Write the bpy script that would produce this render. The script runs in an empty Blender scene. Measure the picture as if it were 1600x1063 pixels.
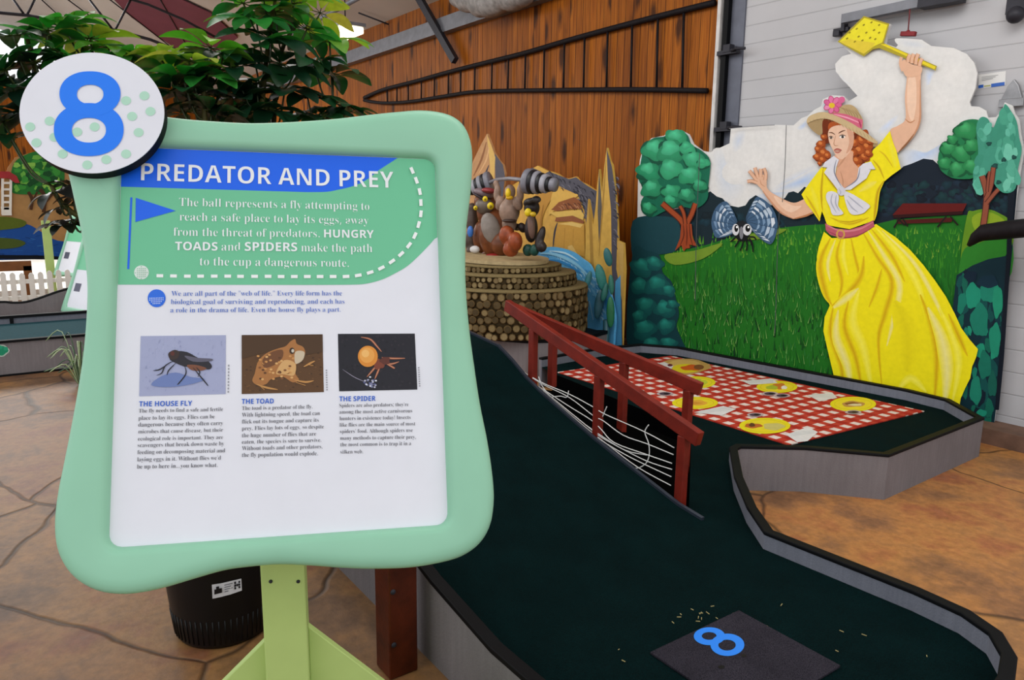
import bpy, bmesh, math, random, os
import numpy as np
from mathutils import Vector, Matrix, Euler
SC = bpy.context.scene
COL = SC.collection
random.seed(8)

# ------------------------------------------------------------------ camera
F, PITCH, YAW, ROLL, EYE = 1176.0, .1877, .621, .0129, 1.5
_fw = np.array([-math.cos(YAW)*math.cos(PITCH), math.sin(YAW)*math.cos(PITCH), -math.sin(PITCH)])
_r0 = np.array([math.sin(YAW), math.cos(YAW), 0.0]); _u0 = np.cross(_r0, _fw)
_r = math.cos(ROLL)*_r0 + math.sin(ROLL)*_u0
_u = -math.sin(ROLL)*_r0 + math.cos(ROLL)*_u0
EYEP = np.array([0.0, 0.0, EYE])
cd = bpy.data.cameras.new('camera'); cd.sensor_width = 36.0; cd.lens = 36.0*F/1600.0
cd.clip_start = .05; cd.clip_end = 200
cam = bpy.data.objects.new('camera', cd); COL.objects.link(cam); SC.camera = cam
M4 = Matrix.Identity(4)
for i in range(3):
    M4[i][0], M4[i][1], M4[i][2], M4[i][3] = _r[i], _u[i], -_fw[i], EYEP[i]
cam.matrix_world = M4

# ------------------------------------------------------------------ light
wd = bpy.data.worlds.new('sky'); SC.world = wd; wd.use_nodes = True
wd.node_tree.nodes['Background'].inputs[0].default_value = (.93, .97, 1.0, 1)
wd.node_tree.nodes['Background'].inputs[1].default_value = 1.35
def area(name, loc, target, sx, sy, power, col=(1, 1, 1)):
    l = bpy.data.lights.new(name, 'AREA'); l.shape = 'RECTANGLE'; l.size = sx; l.size_y = sy
    l.energy = power; l.color = col
    o = bpy.data.objects.new(name, l); COL.objects.link(o); o.location = loc
    o.rotation_euler = (Vector(target)-Vector(loc)).to_track_quat('-Z', 'Y').to_euler()
    return o
area('mural_fill_light', (-1.3, 2.4, 4.6), (-2.8, 5.2, 1.0), 3.0, 2.4, 130, (1, .98, .95))  # added area light aimed at the mural; no skylight is built in the ceiling
area('far_fill_light', (-15.0, .4, 4.3), (-14.6, .4, 0), 3.5, 3.5, 420, (1, .99, .96))  # added lamp under the closed ceiling to brighten the far floor patch
area('hall_fill_light', (-6.0, 1.2, 4.4), (-6.3, 3.2, 1), 3.0, 2.0, 80, (1, .97, .93))  # unseen fill light added above the middle of the hall
SC.view_settings.view_transform = 'Standard'; SC.view_settings.look = 'None'
SC.view_settings.gamma = 1.0; SC.view_settings.use_curve_mapping = False
SC.view_settings.exposure = 0.0

# ------------------------------------------------------------------ helpers
def ray(x, y): return _fw*F + _r*(x-800.0) - _u*(y-531.5)
def at_z(x, y, z): d = ray(x, y); return EYEP + d*((z-EYE)/d[2])
def at_y(x, y, Y): d = ray(x, y); return EYEP + d*(Y/d[1])
def at_x(x, y, X): d = ray(x, y); return EYEP + d*(X/d[0])
def at_depth(x, y, k): return EYEP + ray(x, y)*(k/F)
def on_plane(x, y, p, n):
    d = ray(x, y); n = np.array(n); return EYEP + d*(((np.array(p)-EYEP)@n)/(d@n))
def lin(c):
    if isinstance(c, str):
        c = c.lstrip('#'); c = tuple(int(c[i:i+2], 16) for i in (0, 2, 4))
    o = []
    for v in c[:3]:
        v = v/255.0
        o.append(v/12.92 if v <= .04045 else ((v+.055)/1.055)**2.4)
    return tuple(o)+(1.0,)

class NT:
    def __init__(s, name):
        s.m = bpy.data.materials.new(name); s.m.use_nodes = True
        s.t = s.m.node_tree; s.b = s.t.nodes['Principled BSDF']; s.tc = None
    def n(s, typ, **kw):
        x = s.t.nodes.new(typ)
        for k, v in kw.items():
            if k in x.inputs: x.inputs[k].default_value = v
            else: setattr(x, k, v)
        return x
    def l(s, a, b): s.t.links.new(a, b)
    def obj(s, scale=(1, 1, 1)):
        if s.tc is None: s.tc = s.n('ShaderNodeTexCoord')
        mp = s.n('ShaderNodeMapping'); mp.inputs['Scale'].default_value = scale
        s.l(s.tc.outputs['Object'], mp.inputs['Vector']); return mp.outputs[0]
    def noise(s, scale, sc=(1, 1, 1), detail=4, rough=.55):
        x = s.n('ShaderNodeTexNoise'); x.inputs['Scale'].default_value = scale
        x.inputs['Detail'].default_value = detail; x.inputs['Roughness'].default_value = rough
        s.l(s.obj(sc), x.inputs['Vector']); return x.outputs['Fac']
    def ramp(s, fac, stops):
        r = s.n('ShaderNodeValToRGB'); e = r.color_ramp.elements
        while len(e) < len(stops): e.new(.5)
        for k, (p, c) in enumerate(stops):
            e[k].position = p; e[k].color = c if len(c) == 4 else c+(1,)
        s.l(fac, r.inputs[0]); return r.outputs[0]
    def math(s, op, a, b=None, c=None):
        x = s.n('ShaderNodeMath', operation=op)
        for i, v in enumerate((a, b, c)):
            if v is None: continue
            if isinstance(v, (int, float)): x.inputs[i].default_value = v
            else: s.l(v, x.inputs[i])
        return x.outputs[0]
    def mix(s, fac, a, b, mode='MIX'):
        x = s.n('ShaderNodeMix', data_type='RGBA', blend_type=mode)
        for sock, v in ((x.inputs[0], fac), (x.inputs[6], a), (x.inputs[7], b)):
            if isinstance(v, (int, float, tuple)): sock.default_value = v
            else: s.l(v, sock)
        return x.outputs[2]
    def bump(s, h, strength=.3, dist=.01):
        x = s.n('ShaderNodeBump'); x.inputs['Strength'].default_value = strength; x.inputs['Distance'].default_value = dist
        s.l(h, x.inputs['Height']); s.l(x.outputs[0], s.b.inputs['Normal'])
    def color(s, c):
        if isinstance(c, tuple): s.b.inputs['Base Color'].default_value = c
        else: s.l(c, s.b.inputs['Base Color'])
    def set(s, rough=.6, metal=0.0, spec=.3):
        s.b.inputs['Roughness'].default_value = rough; s.b.inputs['Metallic'].default_value = metal
        s.b.inputs['Specular IOR Level'].default_value = spec; return s.m
def plain(name, c, rough=.6, metal=0.0, spec=.3, var=.12, scale=9.0, bump=0.0):
    t = NT(name); c = lin(c)
    nz = t.noise(scale)
    d = tuple(v*(1-var) for v in c[:3])+(1,); h = tuple(min(1, v*(1+var)) for v in c[:3])+(1,)
    t.color(t.ramp(nz, [(.3, d), (.7, h)]))
    if bump: t.bump(t.noise(scale*8), bump, .004)
    return t.set(rough, metal, spec)
def attr_mat(name, rough=.55, spec=.25, var=.1, scale=25.0, bump=0.0, trans=0.0):
    t = NT(name); a = t.n('ShaderNodeAttribute', attribute_name='Col')
    f = t.ramp(t.noise(scale, detail=5), [(.25, (1-var,)*3), (.75, (1+var*.6,)*3)])
    cc = t.mix(1.0, a.outputs['Color'], f, 'MULTIPLY'); t.color(cc)
    if trans:
        tr = t.n('ShaderNodeBsdfTranslucent'); mx = t.n('ShaderNodeMixShader'); mx.inputs[0].default_value = trans; br = t.mix(1.0, cc, (1.6, 1.9, .9, 1), 'MULTIPLY'); t.l(br, tr.inputs[0])
        t.l(t.b.outputs[0], mx.inputs[1]); t.l(tr.outputs[0], mx.inputs[2]); t.l(mx.outputs[0], t.t.nodes['Material Output'].inputs[0])
    if bump: t.bump(t.noise(scale*3), bump, .004)
    return t.set(rough, 0, spec)

def prop(o, label=None, cat=None, group=None, kind=None):
    if label: o['label'] = label
    if cat: o['category'] = cat
    if group: o['group'] = group
    if kind: o['kind'] = kind
    return o
def thing(name, loc, label, cat, group=None):
    o = bpy.data.objects.new(name, None); o.empty_display_size = .05
    COL.objects.link(o); o.location = Vector(loc); return prop(o, label, cat, group)

def catmull(pts, closed=True, k=5):
    pts = [np.array(p, float) for p in pts]; n = len(pts); out = []
    rng = range(n) if closed else range(n-1)
    for i in rng:
        if closed: p0, p1, p2, p3 = pts[i-1], pts[i], pts[(i+1) % n], pts[(i+2) % n]
        else: p0, p1, p2, p3 = pts[max(i-1, 0)], pts[i], pts[i+1], pts[min(i+2, n-1)]
        if np.allclose(p1, p2): continue
        for j in range(k):
            t = j/k
            out.append(.5*((2*p1)+(-p0+p2)*t+(2*p0-5*p1+4*p2-p3)*t*t+(-p0+3*p1-3*p2+p3)*t**3))
    if not closed: out.append(pts[-1])
    return out

class MB:
    """collects geometry for ONE mesh object"""
    def __init__(s): s.v = []; s.f = []; s.c = []; s.sm = []; s.col = (1, 1, 1, 1)
    def add(s, vs, fs, col=None, smooth=False):
        o = len(s.v); s.v += [tuple(float(q) for q in p) for p in vs]
        for k, f in enumerate(fs): s.f.append([i+o for i in f]); s.c.append(col[k] if isinstance(col, list) else (col or s.col)); s.sm.append(smooth)
    def box(s, c, d, rot=None, col=None):
        vs = []
        R = rot if rot is not None else Matrix.Identity(3)
        for x in (-1, 1):
            for y in (-1, 1):
                for z in (-1, 1):
                    vs.append(Vector(c)+R @ Vector((x*d[0]/2, y*d[1]/2, z*d[2]/2)))
        s.add(vs, [(0, 1, 3, 2), (4, 6, 7, 5), (0, 4, 5, 1), (2, 3, 7, 6), (0, 2, 6, 4), (1, 5, 7, 3)], col); return s
    def beam(s, a, b, w, h, up=(0, 0, 1), col=None):
        a, b = Vector(a), Vector(b); d = (b-a); L = d.length; d.normalize()
        up = Vector(up); sd = d.cross(up)
        if sd.length < 1e-4: sd = d.cross(Vector((1, 0, 0)))
        sd.normalize(); up = sd.cross(d)
        R = Matrix((d, sd, up)).transposed()
        return s.box((a+b)/2, (L, w, h), R, col)
    def prism(s, pts, off, col=None):
        n = len(pts); off = np.array(off); a = [np.array(p) for p in pts]; b = [p+off for p in a]
        s.add(a+b, [list(range(n)), list(range(2*n-1, n-1, -1))]+[(i, i+n, (i+1) % n+n, (i+1) % n) for i in range(n)], col); return s
    def tube(s, path, rad, n=8, col=None, cap=True):
        P = [Vector(p) for p in path]; m = len(P)
        if not hasattr(rad, '__len__'): rad = [rad]*m
        vs = []; u = None
        for i in range(m):
            d = (P[min(i+1, m-1)]-P[max(i-1, 0)]).normalized()
            if u is None:
                u = d.cross(Vector((0, 0, 1)));
                if u.length < 1e-3: u = d.cross(Vector((1, 0, 0)))
            u = (u-d*u.dot(d)).normalized(); w = d.cross(u)
            for k in range(n):
                t = 2*math.pi*k/n; vs.append(P[i]+(u*math.cos(t)+w*math.sin(t))*rad[i])
        fs = [(i*n+k, i*n+(k+1) % n, (i+1)*n+(k+1) % n, (i+1)*n+k) for i in range(m-1) for k in range(n)]
        if cap: fs += [list(range(n-1, -1, -1)), [(m-1)*n+k for k in range(n)]]
        s.add(vs, fs, col, True); return s
    def lathe(s, c, prof, n=32, col=None, axis=None):
        """prof: list of (r, h); axis matrix optional"""
        vs = []; R = axis or Matrix.Identity(3); c = Vector(c)
        for r, h in prof:
            for k in range(n):
                t = 2*math.pi*k/n; vs.append(c+R @ Vector((r*math.cos(t), r*math.sin(t), h)))
        m = len(prof)
        fs = [(i*n+k, i*n+(k+1) % n, (i+1)*n+(k+1) % n, (i+1)*n+k) for i in range(m-1) for k in range(n)]
        fs += [list(range(n-1, -1, -1)), [(m-1)*n+k for k in range(n)]]
        s.add(vs, fs, col, True); return s
    def ball(s, c, r, rot=None, col=None, nu=14, nv=8):
        if not hasattr(r, '__len__'): r = (r, r, r)
        R = rot if rot is not None else Matrix.Identity(3); c = Vector(c); vs = []
        for j in range(1, nv):
            ph = math.pi*j/nv
            for i in range(nu):
                t = 2*math.pi*i/nu
                vs.append(c+R @ Vector((r[0]*math.sin(ph)*math.cos(t), r[1]*math.sin(ph)*math.sin(t), r[2]*math.cos(ph))))
        a = len(vs); vs += [c+R @ Vector((0, 0, r[2])), c+R @ Vector((0, 0, -r[2]))]
        fs = [(j*nu+i, (j+1)*nu+i, (j+1)*nu+(i+1) % nu, j*nu+(i+1) % nu) for j in range(nv-2) for i in range(nu)]
        fs += [(a, i, (i+1) % nu) for i in range(nu)]+[(a+1, (nv-2)*nu+(i+1) % nu, (nv-2)*nu+i) for i in range(nu)]
        s.add(vs, fs, col, True); return s
    def build(s, name, mat, parent=None, bevel=0.0, label=None, remesh=0.0, kind=None, flat=False):
        me = bpy.data.meshes.new(name); off = Vector((0, 0, 0))
        if parent is not None:
            p = parent
            while p is not None: off += p.location; p = p.parent
        me.from_pydata([tuple(Vector(v)-off) for v in s.v], [], s.f)
        me.materials.append(mat)
        ca = me.color_attributes.new('Col', 'FLOAT_COLOR', 'CORNER')
        data = []
        for pl in me.polygons:
            q = s.c[pl.index]
            data += [x for t in q for x in t] if isinstance(q, list) else list(q)*pl.loop_total
        ca.data.foreach_set('color', data)
        me.polygons.foreach_set('use_smooth', s.sm)
        me.update()
        if not remesh and not flat:
            bm = bmesh.new(); bm.from_mesh(me); bmesh.ops.recalc_face_normals(bm, faces=bm.faces); bm.to_mesh(me); bm.free()
        o = bpy.data.objects.new(name, me); COL.objects.link(o)
        if parent is not None: o.parent = parent
        if remesh:
            r = o.modifiers.new('r', 'REMESH'); r.mode = 'VOXEL'; r.voxel_size = remesh; r.use_smooth_shade = True
            q = o.modifiers.new('s', 'SMOOTH'); q.iterations = 4; q.factor = .5
        if bevel:
            b = o.modifiers.new('b', 'BEVEL'); b.width = bevel; b.segments = 2; b.limit_method = 'ANGLE'
        if label: o['label'] = label
        if kind: o['kind'] = kind
        return o

class Plane:
    def __init__(s, o, a, b):
        s.o = np.array(o, float); s.a = np.array(a, float); s.a /= np.linalg.norm(s.a)
        b = np.array(b, float); b = b-s.a*(b@s.a); s.b = b/np.linalg.norm(b); s.n = np.cross(s.a, s.b)
    def uv(s, px, py, off=0.0):
        p = on_plane(px, py, s.o+s.n*off, s.n)-s.o; return np.array([p@s.a, p@s.b])
    def P(s, uv, h=0.0): return s.o+s.a*uv[0]+s.b*uv[1]+s.n*h
    def px(s, px, py, h=0.0): return s.P(s.uv(px, py, h), h)

class Paint:
    """flat painted shapes, laid over each other on one plane, ending up in one mesh"""
    def __init__(s, pl, base=.0006, step=.00012): s.pl = pl; s.h = base; s.st = step; s.mb = MB()
    def up(s, k=1): s.h += s.st*k
    def polyuv(s, uv, col, same=False):
        s.up(.06 if same else 1)
        s.mb.add([s.pl.P(p, s.h) for p in uv], [list(range(len(uv)))], lin(col) if not (isinstance(col, tuple) and len(col) == 4) else col)
    def poly(s, pts, col, sm=False, k=4, same=False):
        pts = catmull(pts, True, k) if sm else pts
        s.polyuv([s.pl.uv(*p) for p in pts], col, same)
    def ell(s, x, y, rx, ry, col, rot=0.0, n=20, same=False, wob=0.0):
        c, q = math.cos(rot), math.sin(rot); ps = []
        for i in range(n):
            t = 2*math.pi*i/n; w = 1+wob*math.sin(3*t+x)*.5+wob*math.sin(5*t+y)*.5
            a, b = rx*w*math.cos(t), ry*w*math.sin(t); ps.append((x+a*c-b*q, y+a*q+b*c))
        s.poly(ps, col, False, same=same)
    def ring(s, x, y, rx, ry, ix, iy, hx, hy, col, n=48, pw=2.0):
        s.up(); vs = []; cc = lin(col)
        for (cx, cy, a, b) in ((x, y, rx, ry), (hx, hy, ix, iy)):
            for i in range(n):
                t = 2*math.pi*i/n; ct, st = math.cos(t), math.sin(t)
                ex = 2/pw
                vs.append(s.pl.P(s.pl.uv(cx+a*math.copysign(abs(ct)**ex, ct), cy+b*math.copysign(abs(st)**ex, st)), s.h))
        s.mb.add(vs, [(i, (i+1) % n, (i+1) % n+n, i+n) for i in range(n)], cc)
    def stroke(s, pts, w, col, k=5, same=False, taper=True, sm=True):
        q = catmull(pts, False, k) if sm and len(pts) > 2 else [np.array(p, float) for p in pts]
        m = len(q); L = []; R = []
        for i in range(m):
            d = q[min(i+1, m-1)]-q[max(i-1, 0)]; d = d/(np.linalg.norm(d)+1e-9); nn = np.array([-d[1], d[0]])
            t = i/(m-1); ww = w*.5*((.25+.75*math.sin(math.pi*min(max(t, .02), .98))) if taper else 1)
            L.append(q[i]+nn*ww); R.append(q[i]-nn*ww)
        s.up(.06 if same else 1)
        vs = [s.pl.P(s.pl.uv(*p), s.h) for p in L+R]
        s.mb.add(vs, [(i, i+1, m+i+1, m+i) for i in range(m-1)], lin(col))
    def fan(s, pts, cc, ce, ctr=None, sm=False, same=False):
        """a patch whose paint blends from its middle to its edge"""
        pts = catmull(pts, True, 4) if sm else [np.array(p, float) for p in pts]
        ctr = np.mean(pts, axis=0) if ctr is None else ctr; n = len(pts); s.up(.06 if same else 1)
        cc = lin(cc) if isinstance(cc, str) else cc; ce = lin(ce) if isinstance(ce, str) else ce
        vs = [s.pl.P(s.pl.uv(*p), s.h) for p in [ctr]+list(pts)]
        s.mb.add(vs, [(0, 1+i, 1+(i+1) % n) for i in range(n)], [[cc, ce, ce]]*n)
    def soft(s, pts, w, col, bg, k=5):
        """a brush stroke that fades into the paint beside it"""
        q = catmull(pts, False, k) if len(pts) > 2 else [np.array(p, float) for p in pts]; m = len(q); L, R = [], []
        for i in range(m):
            d = q[min(i+1, m-1)]-q[max(i-1, 0)]; d = d/(np.linalg.norm(d)+1e-9); nn = np.array([-d[1], d[0]]); t = i/(m-1)
            ww = w*.5*(.15+.85*math.sin(math.pi*min(max(t, .01), .99))); L.append(q[i]+nn*ww); R.append(q[i]-nn*ww)
        s.up(); vs = [s.pl.P(s.pl.uv(*p), s.h) for p in L+q+R]; c, b = lin(col), lin(bg)
        s.mb.add(vs, [(i, i+1, m+i+1, m+i) for i in range(m-1)]+[(m+i, m+i+1, 2*m+i+1, 2*m+i) for i in range(m-1)], [[b, b, c, c]]*(m-1)+[[c, c, b, b]]*(m-1))
    def build(s, name, mat, parent=None, label=None): return s.mb.build(name, mat, parent, label=label, flat=True)

# ------------------------------------------------------------------ lettering
_fd = os.path.join(bpy.utils.system_resource('DATAFILES') or '', 'fonts')
try: FONT = bpy.data.fonts.load(os.path.join(_fd, 'NotoSansMath-Regular.woff2'))
except Exception: FONT = None
def _alpha(t, A, a, d):
    if FONT is None: return t
    o = ''
    for ch in t:
        if 'A' <= ch <= 'Z': o += chr(A+ord(ch)-65)
        elif 'a' <= ch <= 'z': o += chr(a+ord(ch)-97)
        elif '0' <= ch <= '9': o += chr(d+ord(ch)-48)
        else: o += ch
    return o
def serif(t): return _alpha(t, 0x1D400, 0x1D41A, 0x1D7CE)
def sans(t): return _alpha(t, 0x1D5D4, 0x1D5EE, 0x1D7EC)
def text_into(mb, pl, h, txt, x0, y0, x1, y1, col, bold=True, vs=1.0, off_=-.0075, boff=0.0):
    """one printed line whose baseline runs between two points of the plane"""
    c = bpy.data.curves.new('t', 'FONT'); c.body = sans(txt) if bold else serif(txt)
    if FONT is not None: c.font = FONT
    c.size = 1.0; c.resolution_u = 3; c.offset = boff if bold else off_; c.dimensions = '2D'; c.fill_mode = 'FRONT'
    o = bpy.data.objects.new('t', c); COL.objects.link(o)
    me = bpy.data.meshes.new_from_object(o.evaluated_get(bpy.context.evaluated_depsgraph_get()))
    co = [v.co.copy() for v in me.vertices]; fs = [list(p.vertices) for p in me.polygons]
    bpy.data.objects.remove(o); bpy.data.curves.remove(c); bpy.data.meshes.remove(me)
    if not co: return
    w0 = min(v.x for v in co); w1 = max(v.x for v in co)
    A = pl.uv(x0, y0); B = pl.uv(x1, y1); d = B-A; L = np.linalg.norm(d); d /= L; e = np.array([-d[1], d[0]]); k = L/(w1-w0)
    mb.add([pl.P(A+d*((v.x-w0)*k)+e*(v.y*k*vs), h) for v in co], fs, lin(col))
# ------------------------------------------------------------------ materials
def m_wood_wall():
    t = NT('knotty_pine_boards'); co = t.obj(); sx = t.n('ShaderNodeSeparateXYZ'); t.l(co, sx.inputs[0])
    ax = t.math('ADD', sx.outputs[0], sx.outputs[1])
    q = t.math('DIVIDE', ax, .105); idx = t.math('FLOOR', q); fr = t.math('FRACT', q)
    wn = t.n('ShaderNodeTexWhiteNoise', noise_dimensions='1D'); t.l(idx, wn.inputs['W'])
    # shifted coordinates per board
    cb = t.n('ShaderNodeCombineXYZ'); t.l(ax, cb.inputs[0]); t.l(idx, cb.inputs[1])
    t.l(t.math('ADD', sx.outputs[2], t.math('MULTIPLY', wn.outputs['Value'], 7.0)), cb.inputs[2])
    def nz(sc, vec, det=5):
        mp = t.n('ShaderNodeMapping'); mp.inputs['Scale'].default_value = vec; t.l(cb.outputs[0], mp.inputs['Vector'])
        x = t.n('ShaderNodeTexNoise'); x.inputs['Scale'].default_value = sc; x.inputs['Detail'].default_value = det
        t.l(mp.outputs[0], x.inputs['Vector']); return x.outputs['Fac']
    grain = nz(1.0, (70, 1, 2.2))
    base = t.ramp(grain, [(.28, lin('#6d3606')), (.5, lin('#91500f')), (.72, lin('#aa6519'))])
    tint = t.ramp(wn.outputs['Value'], [(0, (.78, .74, .7)), (.5, (.95, .94, .92)), (1, (1.12, 1.1, 1.05))])
    c = t.mix(1.0, base, tint, 'MULTIPLY')
    flame = nz(1.0, (7, .3, .9), 3)
    c = t.mix(t.math('MULTIPLY', t.ramp(flame, [(.55, (0, 0, 0)), (.75, (1, 1, 1))]), .4), c, lin('#4f2406'))
    mp = t.n('ShaderNodeMapping'); mp.inputs['Scale'].default_value = (5.0, .45, 1.7); t.l(cb.outputs[0], mp.inputs['Vector'])
    vo = t.n('ShaderNodeTexVoronoi'); vo.inputs['Scale'].default_value = 1.0; vo.inputs['Randomness'].default_value = 1; t.l(mp.outputs[0], vo.inputs['Vector'])
    dd = t.math('ADD', vo.outputs['Distance'], t.math('MULTIPLY', nz(1, (25, 1, 9), 2), .14))
    knot = t.ramp(dd, [(.2, (1, 1, 1)), (.36, (0, 0, 0))])
    c = t.mix(t.math('MULTIPLY', knot, .85), c, lin('#240d03'))
    g = t.math('ABSOLUTE', t.math('SUBTRACT', fr, .5)); gro = t.ramp(g, [(.455, (0, 0, 0)), (.49, (1, 1, 1))])
    c = t.mix(t.math('MULTIPLY', gro, .8), c, lin('#1f0a02'))
    t.color(c); t.bump(t.math('SUBTRACT', 1.0, gro), .5, .006)
    return t.set(.5, 0, .12)
def m_floor():
    t = NT('stamped_stone_concrete')
    wv = t.n('ShaderNodeTexNoise'); wv.inputs['Scale'].default_value = 1.1; wv.inputs['Detail'].default_value = 3; t.l(t.obj(), wv.inputs['Vector'])
    va = t.n('ShaderNodeVectorMath', operation='MULTIPLY_ADD'); va.inputs[1].default_value = (.5, .5, 0); t.l(wv.outputs['Color'], va.inputs[0]); t.l(t.obj((1, 1, 0)), va.inputs[2])
    vo = t.n('ShaderNodeTexVoronoi', feature='DISTANCE_TO_EDGE'); vo.inputs['Scale'].default_value = .8; t.l(va.outputs[0], vo.inputs['Vector'])
    vc = t.n('ShaderNodeTexVoronoi'); vc.inputs['Scale'].default_value = .8; t.l(va.outputs[0], vc.inputs['Vector'])
    edge = t.ramp(vo.outputs['Distance'], [(0.002, (1, 1, 1)), (.010, (0, 0, 0))])
    big = t.noise(1.7, detail=6, rough=.65)
    c = t.ramp(big, [(.3, lin('#5d4a3e')), (.43, lin('#8a6c50')), (.53, lin('#ab8354')), (.62, lin('#96664a')), (.75, lin('#968473'))])
    sep = t.n('ShaderNodeSeparateColor'); t.l(vc.outputs['Color'], sep.inputs[0])
    tint = t.ramp(sep.outputs[0], [(0, lin('#b98f80')), (.5, lin('#d8c7ae')), (1, lin('#f2d8a6'))])
    c = t.mix(.55, c, t.mix(1.0, c, tint, 'MULTIPLY'))
    fine = t.noise(22, detail=6, rough=.7); c = t.mix(1.0, c, t.ramp(fine, [(.3, (.68,)*3), (.7, (1.12,)*3)]), 'MULTIPLY')
    c = t.mix(t.math('MULTIPLY', edge, .75), c, lin('#231a14'))
    # stain colour with the light painted in: golden, brighter by the mural, dimmer elsewhere
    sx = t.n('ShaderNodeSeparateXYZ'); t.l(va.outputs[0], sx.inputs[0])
    lit_gold = t.ramp(t.math('ADD', t.math('MULTIPLY', sx.outputs[1], .25), t.math('MULTIPLY', big, .5)), [(.62, (0, 0, 0)), (.95, (1, 1, 1))])
    c = t.mix(lit_gold, t.mix(1.0, c, (.82, .80, .82, 1), 'MULTIPLY'), t.mix(1.0, c, (1.65, 1.5, 1.25, 1), 'MULTIPLY'))
    t.color(c)
    h = t.math('SUBTRACT', t.math('MULTIPLY', t.noise(9, detail=6, rough=.6), .8), edge); t.bump(h, .35, .012)
    return t.set(.5, 0, .35)
def m_turf(name, lo, hi):
    t = NT(name); a = t.noise(420, detail=2); b = t.noise(6, detail=4)
    c = t.ramp(a, [(.3, lin(lo)), (.75, lin(hi))]); t.color(t.mix(1, c, t.ramp(b, [(.3, (.8,)*3), (.7, (1.15,)*3)]), 'MULTIPLY'))
    t.bump(a, .9, .004); return t.set(.95, 0, .05)
def m_carpet(name, lo, hi):
    t = NT(name); a = t.noise(1.0, (60, 60, 5)); b = t.noise(160, detail=2); d = t.noise(2.3)
    c = t.ramp(a, [(.3, lin(lo)), (.7, lin(hi))])
    c = t.mix(.35, c, t.ramp(b, [(.3, lin(lo)), (.7, lin(hi))])); t.color(t.mix(1, c, t.ramp(d, [(.3, (.85,)*3), (.7, (1.1,)*3)]), 'MULTIPLY'))
    t.bump(b, .5, .003); return t.set(.9, 0, .1)
def m_gingham():
    t = NT('gingham_print'); sx = t.n('ShaderNodeSeparateXYZ'); t.l(t.obj(), sx.inputs[0])
    def st(o, p, ph): return t.math('GREATER_THAN', t.math('FRACT', t.math('ADD', t.math('DIVIDE', o, p), ph)), .5)
    a = st(sx.outputs[0], .108, .1); b = st(sx.outputs[1], .108, .2)
    w = t.math('MULTIPLY', a, b); s = t.math('MAXIMUM', a, b)
    c = t.mix(s, lin('#a52c22'), lin('#b8402f')); c = t.mix(w, c, lin('#e0cfc6'))
    t.color(t.mix(1, c, t.ramp(t.noise(30), [(.3, (.85,)*3), (.7, (1.05,)*3)]), 'MULTIPLY')); t.bump(t.noise(400), .4, .002)
    return t.set(.9, 0, .1)
def m_ribbed(name, c0, step, depth=.3):
    t = NT(name); sx = t.n('ShaderNodeSeparateXYZ'); t.l(t.obj(), sx.inputs[0])
    fr = t.math('FRACT', t.math('DIVIDE', sx.outputs[2], step)); g = t.math('ABSOLUTE', t.math('SUBTRACT', fr, .5))
    gro = t.ramp(g, [(.455, (0, 0, 0)), (.495, (1, 1, 1))])
    c = t.mix(t.math('MULTIPLY', gro, .28), lin(c0), lin('#6f6f74'))
    t.color(t.mix(1, c, t.ramp(t.noise(2.5), [(.3, (.95,)*3), (.7, (1.02,)*3)]), 'MULTIPLY'))
    t.bump(t.math('SUBTRACT', 1.0, gro), .4, .006); return t.set(.55, 0, .25)

MAT = dict(
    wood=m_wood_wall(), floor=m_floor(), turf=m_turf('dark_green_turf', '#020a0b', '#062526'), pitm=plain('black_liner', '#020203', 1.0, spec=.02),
    side=m_carpet('grey_carpet', '#746e70', '#807a7c'), curb=m_carpet('blue_grey_curb_carpet', '#6c6e79', '#7a7c86'), black=plain('black_trim', '#07080b', .6, spec=.15, var=.2),
    red=plain('red_stained_wood', '#741e11', .5, var=.25, scale=14, bump=.15), brown=plain('brown_stained_post', '#4a1a08', .4, var=.45, scale=12, bump=.2),
    door=m_ribbed('white_door_panel', '#b6b5b8', .145), block=m_ribbed('white_block', '#c8c8d0', .2),
    gm=m_gingham(), paint=attr_mat('mural_paint', .55, .15, .07, 30), pprint=attr_mat('printed_vinyl', .35, .3, .015, 6),
    signgreen=plain('mint_green_plastic', '#93c9ab', .42, var=.04, scale=4, spec=.35), post=plain('pale_lime_paint', '#b3c878', .5, var=.05, scale=6),
    white=plain('white_plastic', '#e6e6ee', .4, var=.02), steel=plain('grey_steel', '#6f7076', .45, .3, var=.15), darksteel=plain('dark_painted_steel', '#2b2a31', .5, .2, var=.2),
    iron=plain('wrought_iron', '#171316', .65, .0, .15, var=.3, scale=30), pot=plain('black_nursery_plastic', '#0a0a0c', .4, var=.2), leaf=attr_mat('leaf', .32, .5, .22, 40, trans=.3),
    stem=plain('green_brown_bark', '#4e4a22', .6, var=.4, scale=30), soil=plain('potting_soil', '#20150d', .95, var=.4, scale=60, bump=.5),
    white2=plain('white_picket_paint', '#e9e7e0', .55, var=.05), cord=plain('white_cord', '#d9d7d4', .7, var=.05), ceil=plain('ceiling_panel', '#bdb9b4', .8, var=.06, scale=1.2),
    maroon=plain('maroon_banner_cloth', '#6d3a48', .8, var=.1, scale=2), lamp=None, logs=attr_mat('log_ends', .85, .1, .25, 60, .5), fig=attr_mat('moulded_figure', .4, .4, .25, 14, .2),
    rubber=m_turf('tee_mat_rubber', '#141218', '#4a4650'), sunlit_floor=plain('painted_sunlit_floor', '#e4e2dc', .9, var=.12, scale=60, bump=.6), concrete=plain('grey_concrete', '#8b8078', .8, var=.2, scale=6, bump=.3))
def m_emit(name, c, s):
    t = NT(name); t.b.inputs['Emission Color'].default_value = lin(c); t.b.inputs['Emission Strength'].default_value = s; t.color(lin(c)); return t.set()
MAT['lamp'] = m_emit('lit_lamp', '#fff1cf', 5.0)
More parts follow.
